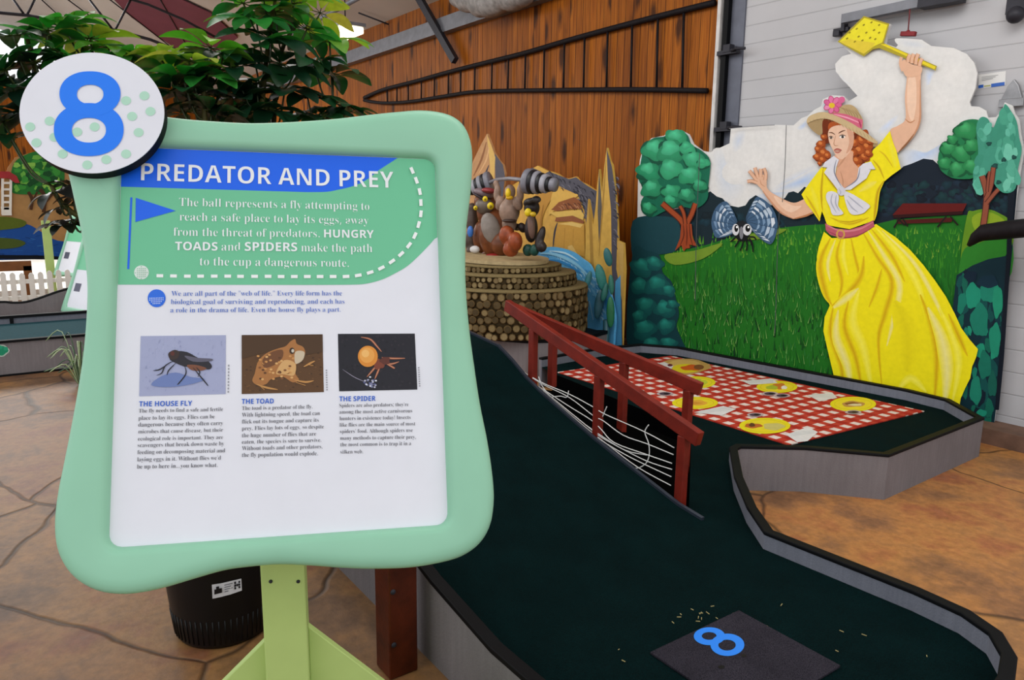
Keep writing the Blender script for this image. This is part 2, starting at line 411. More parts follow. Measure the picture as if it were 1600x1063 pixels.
def m_glass():
    t = NT('window_glass'); out = t.t.nodes['Material Output']; g = t.n('ShaderNodeBsdfGlossy'); g.inputs['Roughness'].default_value = .02
    tr = t.n('ShaderNodeBsdfTransparent'); mx = t.n('ShaderNodeMixShader'); mx.inputs[0].default_value = .06
    t.l(tr.outputs[0], mx.inputs[1]); t.l(g.outputs[0], mx.inputs[2]); t.l(mx.outputs[0], out.inputs[0]); return t.m
MAT['glass'] = m_glass()

# ------------------------------------------------------------------ the hall
def struct(name, mb, mat, bevel=0): return prop(mb.build(name, mat, bevel=bevel), kind='structure')
WY = 5.35
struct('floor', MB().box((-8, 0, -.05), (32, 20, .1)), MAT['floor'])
struct('wall_right', MB().box((-13.25, WY+.08, 2.05), (17.5, .16, 4.1)), MAT['wood'])
struct('door_1', MB().box((-1.35, WY+.06, 2.05), (6.2, .12, 4.1)), MAT['door'])
EX = -22.0
w = MB(); w.box((EX-.08, 1.0, 1.95), (.16, 9.0, 3.9)); w.box((EX-.08, 4.6, 4.85), (.16, 1.8, 1.9)); w.box((EX-.08, -2.6, 4.85), (.16, 1.8, 1.9)); w.box((EX-.08, 1.0, 5.75), (.16, 5.4, .5))
struct('wall_end', w, MAT['wood'])
w = MB()
for yy in (-1.66, -.0, 1.6, 3.66): w.box((EX-.05, yy, 4.7), (.08, .08, 1.6))
w.box((EX-.05, 1.0, 3.95), (.08, 5.4, .1)); w.box((EX-.05, 1.0, 5.46), (.08, 5.4, .1))
wf = struct('window_1', w, MAT['darksteel'])
MB().box((EX-.06, 1.0, 4.7), (.01, 5.3, 1.5)).build('pane', MAT['glass'], wf)
# sloping ceiling from the wall up towards the ridge
SL = math.radians(15); CN = np.array([0, math.sin(SL), math.cos(SL)]); CP = np.array([0, WY, 4.05])
def ceilz(y): return 4.05+(WY-y)*math.tan(SL)
c = MB(); y0, y1 = WY+.2, -1.6
c.prism([(-22.2, y0, ceilz(y0)), (2.0, y0, ceilz(y0)), (2.0, y1, ceilz(y1)), (-22.2, y1, ceilz(y1))], (0, 0, .08))
struct('ceiling', c, MAT['ceil'])
CPL = Plane(CP, (1, 0, 0), (0, -math.cos(SL), math.sin(SL)))
def on_ceiling(pts, h): return [CPL.px(x, y, h) for x, y in pts]
b = MB(); b.prism(on_ceiling([(168, -12), (262, -12), (330, 20), (372, 58), (330, 90), (288, 84), (245, 55), (205, 26)], .03), CPL.n*.012)
prop(b.build('ceiling_banner', MAT['maroon']), 'long maroon cloth panel along the pale sloping ceiling', 'banner')
for k, pts in enumerate(([(60, -5), (98, 30)], [(166, -5), (215, 33), (268, 74)], [(246, -8), (268, 30), (292, 72)], [(100, -5), (150, 32)], [(560, 20), (625, 45)])):
    t = MB(); q = on_ceiling(pts, .05); t.tube(q, .012, 6); struct('trim_%d' % (k+10), t, MAT['darksteel'])
# gutter rail, fascia strip and corner trim along the boarded wall
t = MB(); t.box((-13.2, WY-.06, 3.62), (17.4, .12, .06)); t.box((-13.2, WY-.1, 3.71), (17.4, .02, .14)); t.box((-13.2, WY-.04, 3.76), (17.4, .08, .03)); struct('trim_1', t, MAT['steel'])
struct('trim_2', MB().box((-4.47, WY-.03, 2.05), (.035, .07, 4.0)), plain('white_trim', '#c9c6c4', .5))
# kerb step along the wall foot
t = MB(); t.box((-3.4, WY-.12, .05), (9.0, .24, .1)); struct('baseboard_right', t, plain('brown_kerb_concrete', '#6a5042', .7, var=.3, scale=8, bump=.3))
# door track with brackets
T = thing('door_track', (-4.36, WY-.02, .1), 'black vertical door track with hinge brackets beside the boarded wall', 'door track')
MB().box((-4.40, WY-.03, 2.1), (.05, .06, 3.9)).build('guide_rail', MAT['black'], T)
MB().box((-4.31, WY-.0, 2.1), (.14, .03, 3.9)).build('flange', plain('grey_track_paint', '#5f626e', .5, .2), T)
for (px, py) in ((1138, 82), (1133, 202)):
    p = at_y(px, py, WY-.06); h = MB(); h.box(p, (.2, .05, .035)); h.box(p+np.array([0, 0, .03]), (.07, .06, .06)); h.tube([p+np.array([.05, -.02, 0]), p+np.array([.12, -.05, .01]), p+np.array([.2, -.04, .0])], .012); h.build('hinge_bracket', MAT['darksteel'], T)
# roof brace and trusses
a, b_ = at_y(652, -8, 5.15), at_y(711, 95, 5.25)
prop(MB().beam(a, b_, .07, .09).build('roof_brace', MAT['darksteel']), kind='structure')
TR = thing('roof_truss', (-13, 2.0, 4.0), 'dark steel roof truss crossing the pale ceiling at upper left', 'truss')
XT = -13.0
ch = [at_x(x, y, XT) for x, y in ((-60, 12), (0, 20), (42, 24), (110, 36), (180, 47), (235, 62), (290, 84), (340, 110))]
m = MB(); m.tube(ch, .024, 6); m.build('bottom_chord', MAT['darksteel'], TR)
up = [p+np.array([0, 0, min(.5, max(.08, ceilz(p[1])-p[2]-.12))]) for p in ch]
m = MB(); m.tube(up, .02, 6); m.build('top_chord', MAT['darksteel'], TR)
for (a, b) in (((20, -2), (38, 23)), ((55, -2), (42, 24)), ((137, -4), (176, 46)), ((206, -4), (180, 47))):
    MB().tube([at_x(*a, XT), at_x(*b, XT)], .017, 6).build('web_bar', MAT['darksteel'], TR)
T2 = thing('conduit_rail', at_depth(440, 0, 9), 'thin grey pipe running under the ceiling behind the plant top', 'pipe')
MB().tube([at_depth(445, 60, 9.5), at_depth(560, -3, 8.0)], .025, 8).build('pipe', MAT['steel'], T2)
# hanging lamp
p = at_depth(540, 51, 9.0); L = thing('ceiling_lamp', p, 'bright lit lamp hanging under the ceiling beside the leafy plant', 'lamp')
m = MB(); m.box(p+np.array([0, 0, .06]), (.5, .3, .04)); m.build('housing', MAT['steel'], L)
m = MB(); m.box(p+np.array([0, 0, .0]), (.46, .26, .07)); m.build('lens', MAT['lamp'], L, bevel=.01)
cz = ceilz(p[1]); m = MB(); m.tube([p+np.array([0, 0, .07]), np.array([p[0], p[1], cz])], .008, 6); m.build('hanger', MAT['darksteel'], L)
# bundled tarp on the gutter
m = MB(); random.seed(3)
for k in range(16):
    f = k/15; q = at_y(722+92*f, -6+10*math.sin(math.pi*f)-3*f, WY-.25); m.ball(q+np.array([0, 0, random.uniform(-.04, .08)]), (random.uniform(.16, .24), .16, random.uniform(.1, .17)))
prop(m.build('bundled_tarp', plain('crumpled_pale_sheet', '#8d8a88', .7, var=.35, scale=14, bump=.8), remesh=.03), 'crumpled pale sheet bundled on the gutter above the boarded wall', 'tarp')

# wrought-iron ladder-like grille on the boards
LP = Plane((0, WY-.04, 0), (1, 0, 0), (0, 0, 1))
topL = [(569, 153), (600, 140), (650, 127), (700, 113), (743, 102), (820, 83), (885, 64), (947, 47), (1032, 25), (1117, 4)]
botL = [(569, 157), (599, 161), (641, 159), (692, 151), (752, 143), (862, 141), (990, 140), (1105, 142)]
G = thing('iron_grille', LP.px(850, 140), 'long tapering black iron grille like a ladder on the boarded wall', 'wall grille')
MB().tube([LP.px(*p) for p in catmull(topL, False, 4)], .028, 6).build('rail', MAT['iron'], G)
MB().tube([LP.px(*p) for p in catmull(botL, False, 4)], .026, 6).build('rail', MAT['iron'], G)
def interp(P, x):
    for (x0, y0), (x1, y1) in zip(P, P[1:]):
        if x0 <= x <= x1: return y0+(y1-y0)*(x-x0)/(x1-x0)
    return P[-1][1]
for cx in (295, 330, 372, 420, 468, 520, 565, 617, 680, 740, 803, 872, 946, 1020, 1105, 1195, 1290, 1385):
    x = 480+cx*.425; xb = x-.006*(x-600)
    MB().tube([LP.px(x, interp(topL, x)), LP.px(xb, interp(botL, xb))], .012, 6).build('rung', MAT['iron'], G)

# hardware of the door
DP = Plane((0, WY+.0, 0), (1, 0, 0), (0, 0, 1))
R = thing('opener_rail', DP.px(1400, 30), 'grey horizontal opener rail across the top of the white door', 'rail')
MB().beam(DP.px(1318, 30, .1), DP.px(1445, 3, .1), .06, .06).build('rail_bar', MAT['steel'], R)
MB().beam(DP.px(1440, 3, .1), DP.px(1505, -9, .1), .1, .09).build('motor_arm', MAT['darksteel'], R)
for q in ((1345, 24), (1420, 8)): MB().beam(DP.px(*q, .1), DP.px(*q, -.01), .04, .04).build('rail_mount', MAT['darksteel'], R)
H = thing('pull_handle', DP.px(1419, 53, .12), 'red T-shaped pull handle hanging on a thin red cord by the door', 'pull handle')
m = MB(); m.beam(DP.px(1408, 53, .12), DP.px(1431, 53, .12), .03, .03); m.tube([DP.px(1419, 53, .12), DP.px(1419, 47, .12)], .012); m.build('grip', plain('red_handle_plastic', '#7d1d22', .5), H, bevel=.008)
MB().tube([DP.px(1419, 48, .12), DP.px(1424, -12, .12)], .004, 6).build('cord', plain('red_cord', '#7a3438', .7), H)
q = DP.px(1315, 47, .04); m = MB(); m.box(q, (.12, .03, .03)); m.box(q+np.array([.02, 0, .03]), (.03, .05, .09)); m.box(q-np.array([.03, 0, .02]), (.05, .05, .04))
prop(m.build('door_latch', MAT['darksteel'], bevel=.004), 'small grey latch on the white door left of the painted swatter', 'latch')
q = DP.px(1592, 8, .05); m = MB(); m.box(q, (.12, .06, .1)); m.ball(q+np.array([0, -.03, -.06]), .05)
prop(m.build('door_bracket', MAT['darksteel'], bevel=.004), 'dark metal bracket at the top right corner of the white door', 'bracket')
q = DP.px(1577, 160, .06); m = MB(); m.box(q+np.array([0, .035, -.0]), (.14, .03, .05)); m.prism([q+np.array([-.06, .02, .02]), q+np.array([.06, .02, .02]), q+np.array([.03, .02, .1]), q+np.array([0, .02, .14]), q+np.array([-.03, .02, .1])], (0, .03, 0))
prop(m.build('lift_bracket', plain('galvanised_metal', '#8f8f92', .4, .5, var=.25), bevel=.004), 'galvanised lift bracket on the door above the teal painted tree', 'bracket')
S = Paint(DP, .002, .0003); S.poly([(1529, 117), (1572, 111), (1571, 133), (1529, 139)], '#d9d8d6'); S.poly([(1529, 133.5), (1537, 132), (1537, 137), (1529, 138.5)], '#2e5db0'); S.poly([(1549, 131), (1570, 128), (1570, 133.5), (1549, 136.5)], '#2e5db0')
for k in range(3): S.stroke([(1534, 121+k*2.6), (1560-4*k, 117.5+k*2.6)], 1.0, '#9a9a9a', sm=False, taper=False)
S.stroke([(1538, 135), (1548, 133.6)], 2, '#a7a86a', sm=False, taper=False)
DPo = DP.n*.0
o = S.build('warning_sticker', MAT['pprint']); prop(o, 'white sticker with blue bars on the door right of the painted cloud', 'sticker')
# bracket reaching in front of the mural's right edge
m = MB(); q = [at_y(x, y, 5.02) for x, y in ((1513, 384), (1524, 372), (1535, 364), (1575, 359), (1650, 352))]
m.tube(q, [.012, .036, .05, .055, .055], 8); prop(m.build('black_branch_arm', MAT['iron']), 'thick black arm with pointed tip reaching before the mural right edge', 'arm')
m = MB(); p = at_y(1655, 352, 5.06); m.box(p, (.12, .1, .16)); m.box((p[0]+.04, 5.2, p[2]/2-.0), (.06, .06, p[2]+.1)); prop(m.build('arm_stand', MAT['darksteel']), 'dark upright stand behind the right edge of the mural', 'stand')
# ------------------------------------------------------------------ the playing lane
TZ, RZ = .17, .24
LANE = thing('putting_lane', (-2.0, 2.6, 0), 'dark green turf putting lane with ramp and grey carpeted curbs', 'mini golf lane')
YL, YR = 1.12, 2.40
fL = [(-.60, TZ), (-1.60, TZ), (-1.94, .225), (-2.5, .36), (-3.0, .50), (-3.45, .655), (-3.9, .70)]
fR = [(-.60, TZ), (-1.95, TZ), (-2.05, .178), (-2.63, .33), (-3.16, .50), (-3.45, .655), (-3.9, .70)]
def prof(f, x):
    for (x0, z0), (x1, z1) in zip(f, f[1:]):
        if x1 <= x <= x0: return z0+(z1-z0)*(x-x0)/(x1-x0)
    return f[-1][1] if x < f[-1][0] else f[0][1]
ring = [(-.72, YL), (-.70, 2.0), (-.72, 2.15), (-.76, 2.27), (-.83, 2.36), (-.93, 2.405), (-1.08, 2.415), (-1.64, 2.385), (-1.83, 2.53), (-2.09, 2.775), (-2.37, 3.09), (-2.385, 3.16), (-2.175, 3.44), (-1.88, 3.69), (-1.915, 4.80), (-2.22, 5.06), (-2.49, 5.09), (-4.36, 4.88), (-4.62, 4.70), (-4.68, 4.28), (-4.62, 3.60)]
pit = [(-4.40, 3.545), (-3.3, 3.40), (-2.91, 3.335), (-2.72, 3.20), (-2.03, YR)]
# flat turf: tee, passage and picnic green
t = MB()
flat = [(x, y) for x, y in ring]+[(x, y) for x, y in pit]+[(-1.95, YR), (-1.60, YL)]
t.add([(x, y, TZ) for x, y in flat], [list(range(len(flat)))])
N = 14; xs = [-1.95-(1.95)*i/N for i in range(N+1)]
vs = []
for i in range(N+1):
    xr = -1.95-1.95*i/N; xl = -1.60-2.30*i/N
    for j in range(7):
        f = j/6; vs.append((xl+(xr-xl)*f, YL+(YR-YL)*f, prof(fL, xl)*(1-f)+prof(fR, xr)*f))
t.add(vs, [(i*7+j, i*7+j+1, (i+1)*7+j+1, (i+1)*7+j) for i in range(N) for j in range(6)], smooth=True)
t.build('turf', MAT['turf'], LANE)
# the dark pit between ramp and green, its walls
t = MB()
pf = [(x, y, .04) for x, y in pit]+[(-3.9, YR+.01, .04)]
t.add(pf, [list(range(len(pf)))])
t.add([(x, y, TZ-.001) for x, y in pit]+[(x, y, .04) for x, y in pit], [(i, i+1, len(pit)+i+1, len(pit)+i) for i in range(len(pit)-1)])
xr = [-1.95-1.95*i/N for i in range(N+1)]
t.add([(x, YR+.002, prof(fR, x)-.002) for x in xr]+[(x, YR+.002, .0) for x in xr], [(i, i+1, N+2+i, N+1+i) for i in range(N)])
# the liner slopes up along the ramp
t.add([(-2.05, YR+.01, .16), (-2.70, 3.15, .15), (-3.2, 2.62, .42), (-3.3, YR+.01, .47)], [(0, 1, 2, 3)])
t.build('pit_liner', MAT['pitm'], LANE)
def off(poly, d, closed):
    out = []; n = len(poly)
    for i in range(n):
        p = np.array(poly[i]); a = np.array(poly[i-1]) if (closed or i > 0) else None; b = np.array(poly[(i+1) % n]) if (closed or i < n-1) else None
        t1 = (p-a)/np.linalg.norm(p-a) if a is not None else None; t2 = (b-p)/np.linalg.norm(b-p) if b is not None else None
        if t1 is None: t1 = t2
        if t2 is None: t2 = t1
        n1 = np.array([-t1[1], t1[0]]); n2 = np.array([-t2[1], t2[0]]); m = n1+n2; m /= np.linalg.norm(m)
        out.append(p+m*d/max(.4, m@n1))
    return out
def wall_strip(mb, line, w0, w1, z0, z1):
    A = off(line, w0, False); B = off(line, w1, False); n = len(line)
    g = lambda z, i: z[i] if hasattr(z, '__len__') else z
    vs = [(*A[i], g(z0, i)) for i in range(n)]+[(*A[i], g(z1, i)) for i in range(n)]+[(*B[i], g(z1, i)) for i in range(n)]+[(*B[i], g(z0, i)) for i in range(n)]
    fs = []
    for i in range(n-1):
        for k in range(4): fs.append((k*n+i, k*n+i+1, ((k+1) % 4)*n+i+1, ((k+1) % 4)*n+i))
    fs += [(0, n, 2*n, 3*n), (n-1, 2*n-1, 3*n-1, 4*n-1)]
    mb.add(vs, fs)
# ring runs counter-clockwise seen from above: inside is on the left
rim = ring
m = MB(); wall_strip(m, rim, -.034, -.018, 0, RZ-.012); m.build('curb_side', MAT['side'], LANE)
m = MB(); wall_strip(m, rim, -.018, 0.0, 0.02, RZ-.012); m.build('curb_lining', MAT['curb'], LANE)
m = MB(); wall_strip(m, rim, -.038, .003, RZ-.012, RZ+.004); m.build('edge_trim', MAT['black'], LANE, bevel=.004)
# left side: carpeted skirt and black edge following the ramp
xl = [-.72, -1.2, -1.60, -1.94, -2.2, -2.5, -3.0, -3.45, -3.9]
line = [(x, YL) for x in xl][::-1]; top = [prof(fL, x)+.058 for x in xl][::-1]
m = MB(); wall_strip(m, line, -.03, -.012, 0, top); m.build('curb_side', MAT['side'], LANE)
m = MB(); wall_strip(m, line, -.012, .0, .02, top); m.build('curb_lining', MAT['curb'], LANE)
m = MB(); wall_strip(m, line, -.038, .004, top, [z+.018 for z in top]); m.build('edge_trim', MAT['black'], LANE, bevel=.003)
# right ramp edge: thin grey strip
line = [(x, YR) for x in xr]; m = MB(); wall_strip(m, line, -.006, .012, [prof(fR, x)-.05 for x in xr], [prof(fR, x)+.012 for x in xr]); m.build('ramp_edge_strip', plain('grey_metal_strip', '#3c4350', .4, .5), LANE)
m = MB(); m.box((-3.9, (YL+YR)/2, .36), (.03, YR-YL, .72)); m.build('end_board', MAT['side'], LANE)
# tee mat with numeral
MP = Plane((0, 0, TZ+.002), (1, 0, 0), (0, 1, 0))
mat = MB(); mat.prism([(-1.40, 1.52, TZ+.001), (-1.04, 1.52, TZ+.001), (-1.04, 1.93, TZ+.001), (-1.40, 1.93, TZ+.001)], (0, 0, .008))
TM = thing('tee_mat', (-1.22, 1.72, TZ), 'small charcoal rubber tee mat with blue numeral 8 on dark turf', 'mat')
mat.build('mat_pad', MAT['rubber'], TM, bevel=.002)
S = Paint(Plane((0, 0, TZ+.009), (1, 0, 0), (0, 1, 0)), .001)
S.ring(1108.5, 995, 24.5, 14, 11.5, 6, 1108, 994.6, '#2a86f2'); S.ring(1136.5, 1008.5, 26.5, 17.5, 13.5, 8.5, 1136, 1009, '#2a86f2')
S.build('numeral', MAT['pprint'], TM)
S = Paint(Plane((0, 0, TZ+.009), (1, 0, 0), (0, 1, 0)), .0008); S.ell(1162, 1025, 4, 2.5, '#050505'); S.ell(1127, 1043, 5, 3, '#050505'); S.build('screw_hole', MAT['pprint'], TM)
# bits of straw on the turf
m = MB(); random.seed(5)
for k in range(70):
    px, py = (random.uniform(760, 1500), random.uniform(650, 1050)) if k < 45 else (random.uniform(1010, 1120), random.uniform(925, 975))
    p = at_z(px, py, TZ)
    if not (-1.5 < p[0] < -.75 and 1.2 < p[1] < 2.35): continue
    a = random.uniform(0, 6.3); l = random.uniform(.002, .008); d = np.array([math.cos(a)*l, math.sin(a)*l, 0])
    m.beam(p-d+np.array([0, 0, .003]), p+d+np.array([0, 0, .003]), .002, .002)
prop(m.build('straw_bits', plain('dry_straw', '#a89a6a', .8)), 'tiny dry straw bits scattered on the dark tee turf', 'litter', kind='stuff')

# picnic cloth carpet
PQ = [(-4.40, 3.585), (-2.34, 3.56), (-2.265, 4.90), (-4.36, 4.80)]
PZ = TZ+.001
PC = thing('picnic_carpet', (-3.4, 4.2, TZ), 'red and white checked picnic cloth carpet printed with plates on the turf', 'carpet')
m = MB(); m.prism([(x, y, PZ) for x, y in PQ], (0, 0, .006)); m.build('checked_cloth', MAT['gm'], PC)
S = Paint(Plane((0, 0, PZ+.006), (1, 0, 0), (0, 1, 0)), .0006, .00004)
# basket and plates
S.ell(1070, 573, 38, 12.5, '#b7914c', wob=.1); S.ell(1068, 571, 30, 8, '#c9a65a', wob=.1); S.ell(1072, 576, 22, 7, '#d3c01f'); S.ell(1080, 575, 16, 4.5, '#c2571c', wob=.2); S.ell(1092, 574, 8, 4, '#7a4a26')
S.poly([(1018, 570), (1038, 566), (1052, 572), (1046, 582), (1028, 577)], '#cfc9c6'); S.ell(1047, 571, 4, 2, '#63232a')
def plate(x, y, rx, ry, ins, food):
    S.ell(x, y, rx, ry, '#dfd11f', n=32); S.ell(x, y, rx*.82, ry*.78, ins, n=32); S.ell(x, y, rx*.8, ry*.74, '#e2cf2b', n=32)
    for (dx, dy, a, b, c) in food: S.ell(x+dx*rx, y+dy*ry, a*rx, b*ry, c, wob=.15)
plate(1088, 598, 30, 9.5, '#9fae2a', [(-.1, -.1, .45, .5, '#aab84a'), (-.4, .2, .3, .3, '#dcd9d0'), (.3, 0, .3, .4, '#b9c23a')])
plate(1086, 630, 36, 9.5, '#c89a20', [(0, 0, .55, .45, '#d9a23a'), (-.1, .05, .4, .2, '#c9872f')])
plate(1214, 605, 32, 9.5, '#c6a31d', [(.1, -.1, .35, .5, '#c4742c'), (-.25, .1, .3, .35, '#a5b233'), (.35, .1, .15, .3, '#e3dccb')])
plate(1333, 632, 36, 11.5, '#c3b51c', [(0, 0, .5, .4, '#b5874a'), (-.05, -.05, .3, .2, '#7a4a2a'), (.1, .1, .3, .15, '#d6c9a0')])
plate(1195, 666, 40, 12.5, '#c9b81c', [(-.45, 0, .35, .3, '#b5612b'), (.35, .1, .42, .45, '#c3b86a'), (-.5, -.1, .12, .25, '#5d3a20')])
for q in ([(1084, 645), (1130, 635), (1150, 640), (1128, 650)], [(1160, 596), (1205, 592), (1215, 599), (1172, 602)], [(1262, 618), (1300, 614), (1308, 622), (1280, 628)], [(1228, 680), (1262, 668), (1278, 676), (1262, 690), (1246, 692)]):
    S.poly(q, '#d8d6d4'); c = np.mean(q, axis=0)
    for k in (-1, 0, 1): S.stroke([(q[0][0]*.75+c[0]*.25, q[0][1]*.8+c[1]*.2+k*2), (q[2][0]*.75+c[0]*.25, q[2][1]*.8+c[1]*.2+k*2-2)], 1.4, '#a5adb0', sm=False)
for (x, y) in ((1039, 616), (1180, 649), (1203, 616), (1222, 619), (1333, 645)):
    S.ell(x, y, 13, 3.2, '#b9a3a3'); S.ell(x, y, 9, 2.3, '#4d3a48'); S.ell(x+2, y, 4, 1.3, '#20161c')
S.build('printed_plates', MAT['paint'], PC)

# ------------------------------------------------------------------ red railings
def railing(name, label, posts, rail, face):
    T = thing('wooden_railing', posts[0][0], label, 'railing', None)
    for (b, zt) in posts:
        m = MB(); b = np.array(b); t = np.array([b[0], b[1], zt]); m.beam(b, t, .044, .036, up=(0, 1, 0)); m.build('post', MAT['red'], T, bevel=.004)
    m = MB(); A, B = np.array(rail[0]), np.array(rail[1]); m.beam(A, B, .036, .066); m.build('top_rail', MAT['red'], T, bevel=.004)
    return T
def near(px, pyb): p = at_y(px, pyb, YR+.03); return p
nA, nB = at_y(786, 478, YR+.0), at_y(1082, 688, YR-.0)
def railz(A, B, x): return A[2]+(B[2]-A[2])*(x-A[0])/(B[0]-A[0])
def ramp_foot(px, Y, zf): # walk to where the vertical at px meets the given floor
    return zf
posts = []
for px, py, ex in ((832, 603, 0), (933, 690, 0), (1062, 792, -.02)):
    b = at_y(px, py, YR+.035); b[2] = max(.14, prof(fR, b[0])-.07+ex); posts.append((b, railz(nA, nB, b[0])-.03))
R1 = railing('near', 'near red wooden railing along the ramp edge sloping towards the tee', posts, ((nA[0]-.01, YR+.035, nA[2]), (nB[0]+.01, YR+.035, nB[2])), 0)
# far railing stands in the pit and meets the near one at the top of the ramp
fA, fB = at_y(800, 482, 2.50), at_y(1092, 607, 2.86)
posts = []
for px, Y, zb in ((858, 2.565, .45), (967, 2.69, .24), (1079, 2.845, .13)):
    b = at_y(px, 560, Y); t = (b[0]-fA[0])/(fB[0]-fA[0]); b[1] = fA[1]+(fB[1]-fA[1])*t; b[2] = zb
    posts.append((b, fA[2]+(fB[2]-fA[2])*t-.03))
R2 = railing('far', 'far red wooden railing beside the picnic cloth behind the string web', posts, (fA, fB+(fB-fA)*.01), 0)
# white string web between the near posts
WP = Plane((0, YR+.02, 0), (1, 0, 0), (0, 0, 1))
SW = thing('string_web', WP.px(940, 640), 'white cord spider web strung along the ramp between the red posts', 'string web')
def cr(x, y): return (740+x/2.9525, 450+y/2.953)
lines = [[(165, 345), (300, 430), (440, 490), (552, 550), (610, 585), (790, 665), (925, 738)],
         [(165, 345), (310, 440), (440, 505), (552, 590), (600, 615), (690, 680), (800, 720), (922, 770)],
         [(300, 455), (430, 540), (545, 612), (590, 655), (650, 715), (800, 770), (915, 810)],
         [(300, 455), (360, 505), (520, 635), (590, 690), (680, 740), (800, 800), (915, 838)],
         [(300, 455), (400, 560), (500, 640), (590, 705), (700, 770), (800, 820), (912, 872)],
         [(165, 345), (230, 410), (310, 470), (500, 630), (620, 725), (760, 830), (910, 912)],
         [(355, 505), (400, 500), (430, 505), (438, 475)], [(300, 410), (315, 450), (355, 505)], [(595, 595), (605, 570), (615, 548)],
         [(808, 632), (790, 665), (808, 720), (810, 772), (795, 810), (760, 832), (740, 830)], [(520, 635), (600, 690), (700, 750), (800, 772)]]
for ln in lines:
    MB().tube([WP.px(*cr(*p)) for p in catmull(ln, False, 4)], .0026, 5).build('cord', MAT['cord'], SW)
# brown post beside the ramp
g = at_z(640, 1046, 0); m = MB(); m.box((g[0]-.03, .985, .30), (.10, .10, .60))
bp = thing('wooden_post', (g[0]-.03, .985, 0), 'dark red-brown square wooden post beside the ramp under the sign', 'post')
m.build('post_body', MAT['brown'], bp, bevel=.006)
for z in (.12, .30): MB().ball((g[0]+.021, .95, z), (.005, .009, .009)).build('bolt', MAT['darksteel'], bp)
# ------------------------------------------------------------------ the painted lady mural
MO = np.array([-4.36, 4.97, 0.0]); MA = np.array([1.87, .27, 0.0])
MUR = Plane(MO, MA, (0, 0, 1))
def c1(x, y): return (1120+x/3.127, y/3.127)            # crops the shapes were measured in
def c2(x, y): return (1100+x/4.088, 160+y/4.088)
def c3(x, y): return (1240+x/4.43, 140+y/4.43)
def c4(x, y): return (1240+x/2.044, 140+y/2.044)
def c5(x, y): return (960+x/2.659, 160+y/2.659)
MB0 = thing('painted_mural', MUR.P((.9, 0)), 'large painted cutout mural of a lady in a yellow dress swinging a swatter', 'mural')
sil = [(985, 560), (988, 520), (992, 420), (996, 345), (997, 280), (1000, 250), (1005, 230), (1018, 216), (1038, 212), (1045, 205), (1065, 204), (1076, 210), (1083, 225), (1098, 236), (1110, 238), (1140, 224),
       (1142, 201), (1212, 195), (1240, 196), (1252, 185), (1262, 181), (1272, 172), (1283, 166), (1286, 155), (1300, 149), (1318, 150), (1326, 158), (1340, 150), (1322, 130), (1306, 112), (1305, 100), (1316, 88), (1330, 84),
       (1311, 66), (1330, 44), (1352, 27), (1371, 33), (1392, 38), (1386, 58), (1384, 68), (1400, 74), (1412, 60), (1440, 62), (1455, 72), (1490, 75), (1510, 84), (1522, 98), (1527, 115), (1524, 138), (1515, 160), (1517, 166), (1530, 167), (1541, 173), (1544, 184),
       (1556, 183), (1566, 172), (1570, 160), (1582, 165), (1586, 178), (1592, 186), (1595, 210), (1600, 235), (1594, 270), (1588, 310), (1577, 420), (1566, 540), (1556, 640), (1546, 704), (1520, 702), (1490, 690), (1430, 650), (1250, 618), (1070, 575)]
m = MB(); m.prism([MUR.px(*p) for p in sil], -MUR.n*.02)
m.build('board', plain('board_sky_white', '#d9d8d6', .5, var=.02, scale=3), MB0)
S = Paint(MUR, .001, .00005); random.seed(11)
def blob(x, y, r, col, same=False, e=.8):
    c = lin(col); a_, b_, w_ = r*random.uniform(.9, 1.15), r*e*random.uniform(.9, 1.1), random.uniform(0, 6); q = random.uniform(-.4, .4); pts = []
    for i in range(30):
        t = 2*math.pi*i/30; k = 1+.12*math.sin(3*t+w_)+.07*math.sin(5*t-w_); u, v = a_*k*math.cos(t), b_*k*math.sin(t); pts.append((x+u*math.cos(q)-v*math.sin(q), y+u*math.sin(q)+v*math.cos(q)))
    S.fan(pts, tuple(min(1, v*1.2) for v in c[:3])+(1,), tuple(v*.7 for v in c[:3])+(1,), (x-r*.15, y-r*.3), same=same)
# sky washes
SKY = '#d9d8d6'; S.poly(sil, SKY)
for (pts, c) in (([(1112, 240), (1128, 232), (1135, 250), (1160, 268), (1165, 300), (1140, 318), (1120, 300)], '#c6cfdc'), ([(1150, 206), (1166, 203), (1162, 226), (1148, 240), (1143, 224)], '#c3cbd8'), ([(1165, 310), (1200, 300), (1235, 272), (1285, 255), (1290, 290), (1240, 300), (1205, 318), (1180, 322)], '#bccbe2'),
                 ([(1205, 300), (1240, 280), (1280, 262), (1288, 280), (1250, 296)], '#a9c0e2'), ([(1400, 240), (1420, 232), (1450, 236), (1490, 214), (1500, 222), (1470, 250), (1430, 262), (1405, 268)], '#b4c8e6'), ([(1245, 200), (1262, 186), (1262, 196), (1252, 204)], '#b9cbe6'), ([(1283, 168), (1288, 156), (1300, 151), (1296, 160), (1288, 172)], '#c2d1ea'),
                 ([(1310, 115), (1330, 122), (1358, 126), (1340, 134), (1322, 130)], '#c5d2e6'), ([(1445, 110), (1462, 104), (1456, 125), (1448, 140)], '#c2d0e8'), ([(1370, 205), (1385, 190), (1405, 178), (1398, 196), (1380, 210)], '#c9d5ea'), ([(1400, 60), (1440, 64), (1452, 74), (1430, 76), (1406, 72)], '#c9cdd3')):
    S.fan(pts, c, SKY, sm=True)
for (x, y, r) in ((1345, 108, 32), (1490, 115, 30), (1470, 160, 38), (1390, 130, 28), (1360, 165, 25), (1180, 260, 40), (1150, 270, 22), (1225, 225, 34), (1500, 200, 22)): S.fan([(x+r*math.cos(a*.4), y+r*.85*math.sin(a*.4)) for a in range(16)], '#e0dedb', SKY)
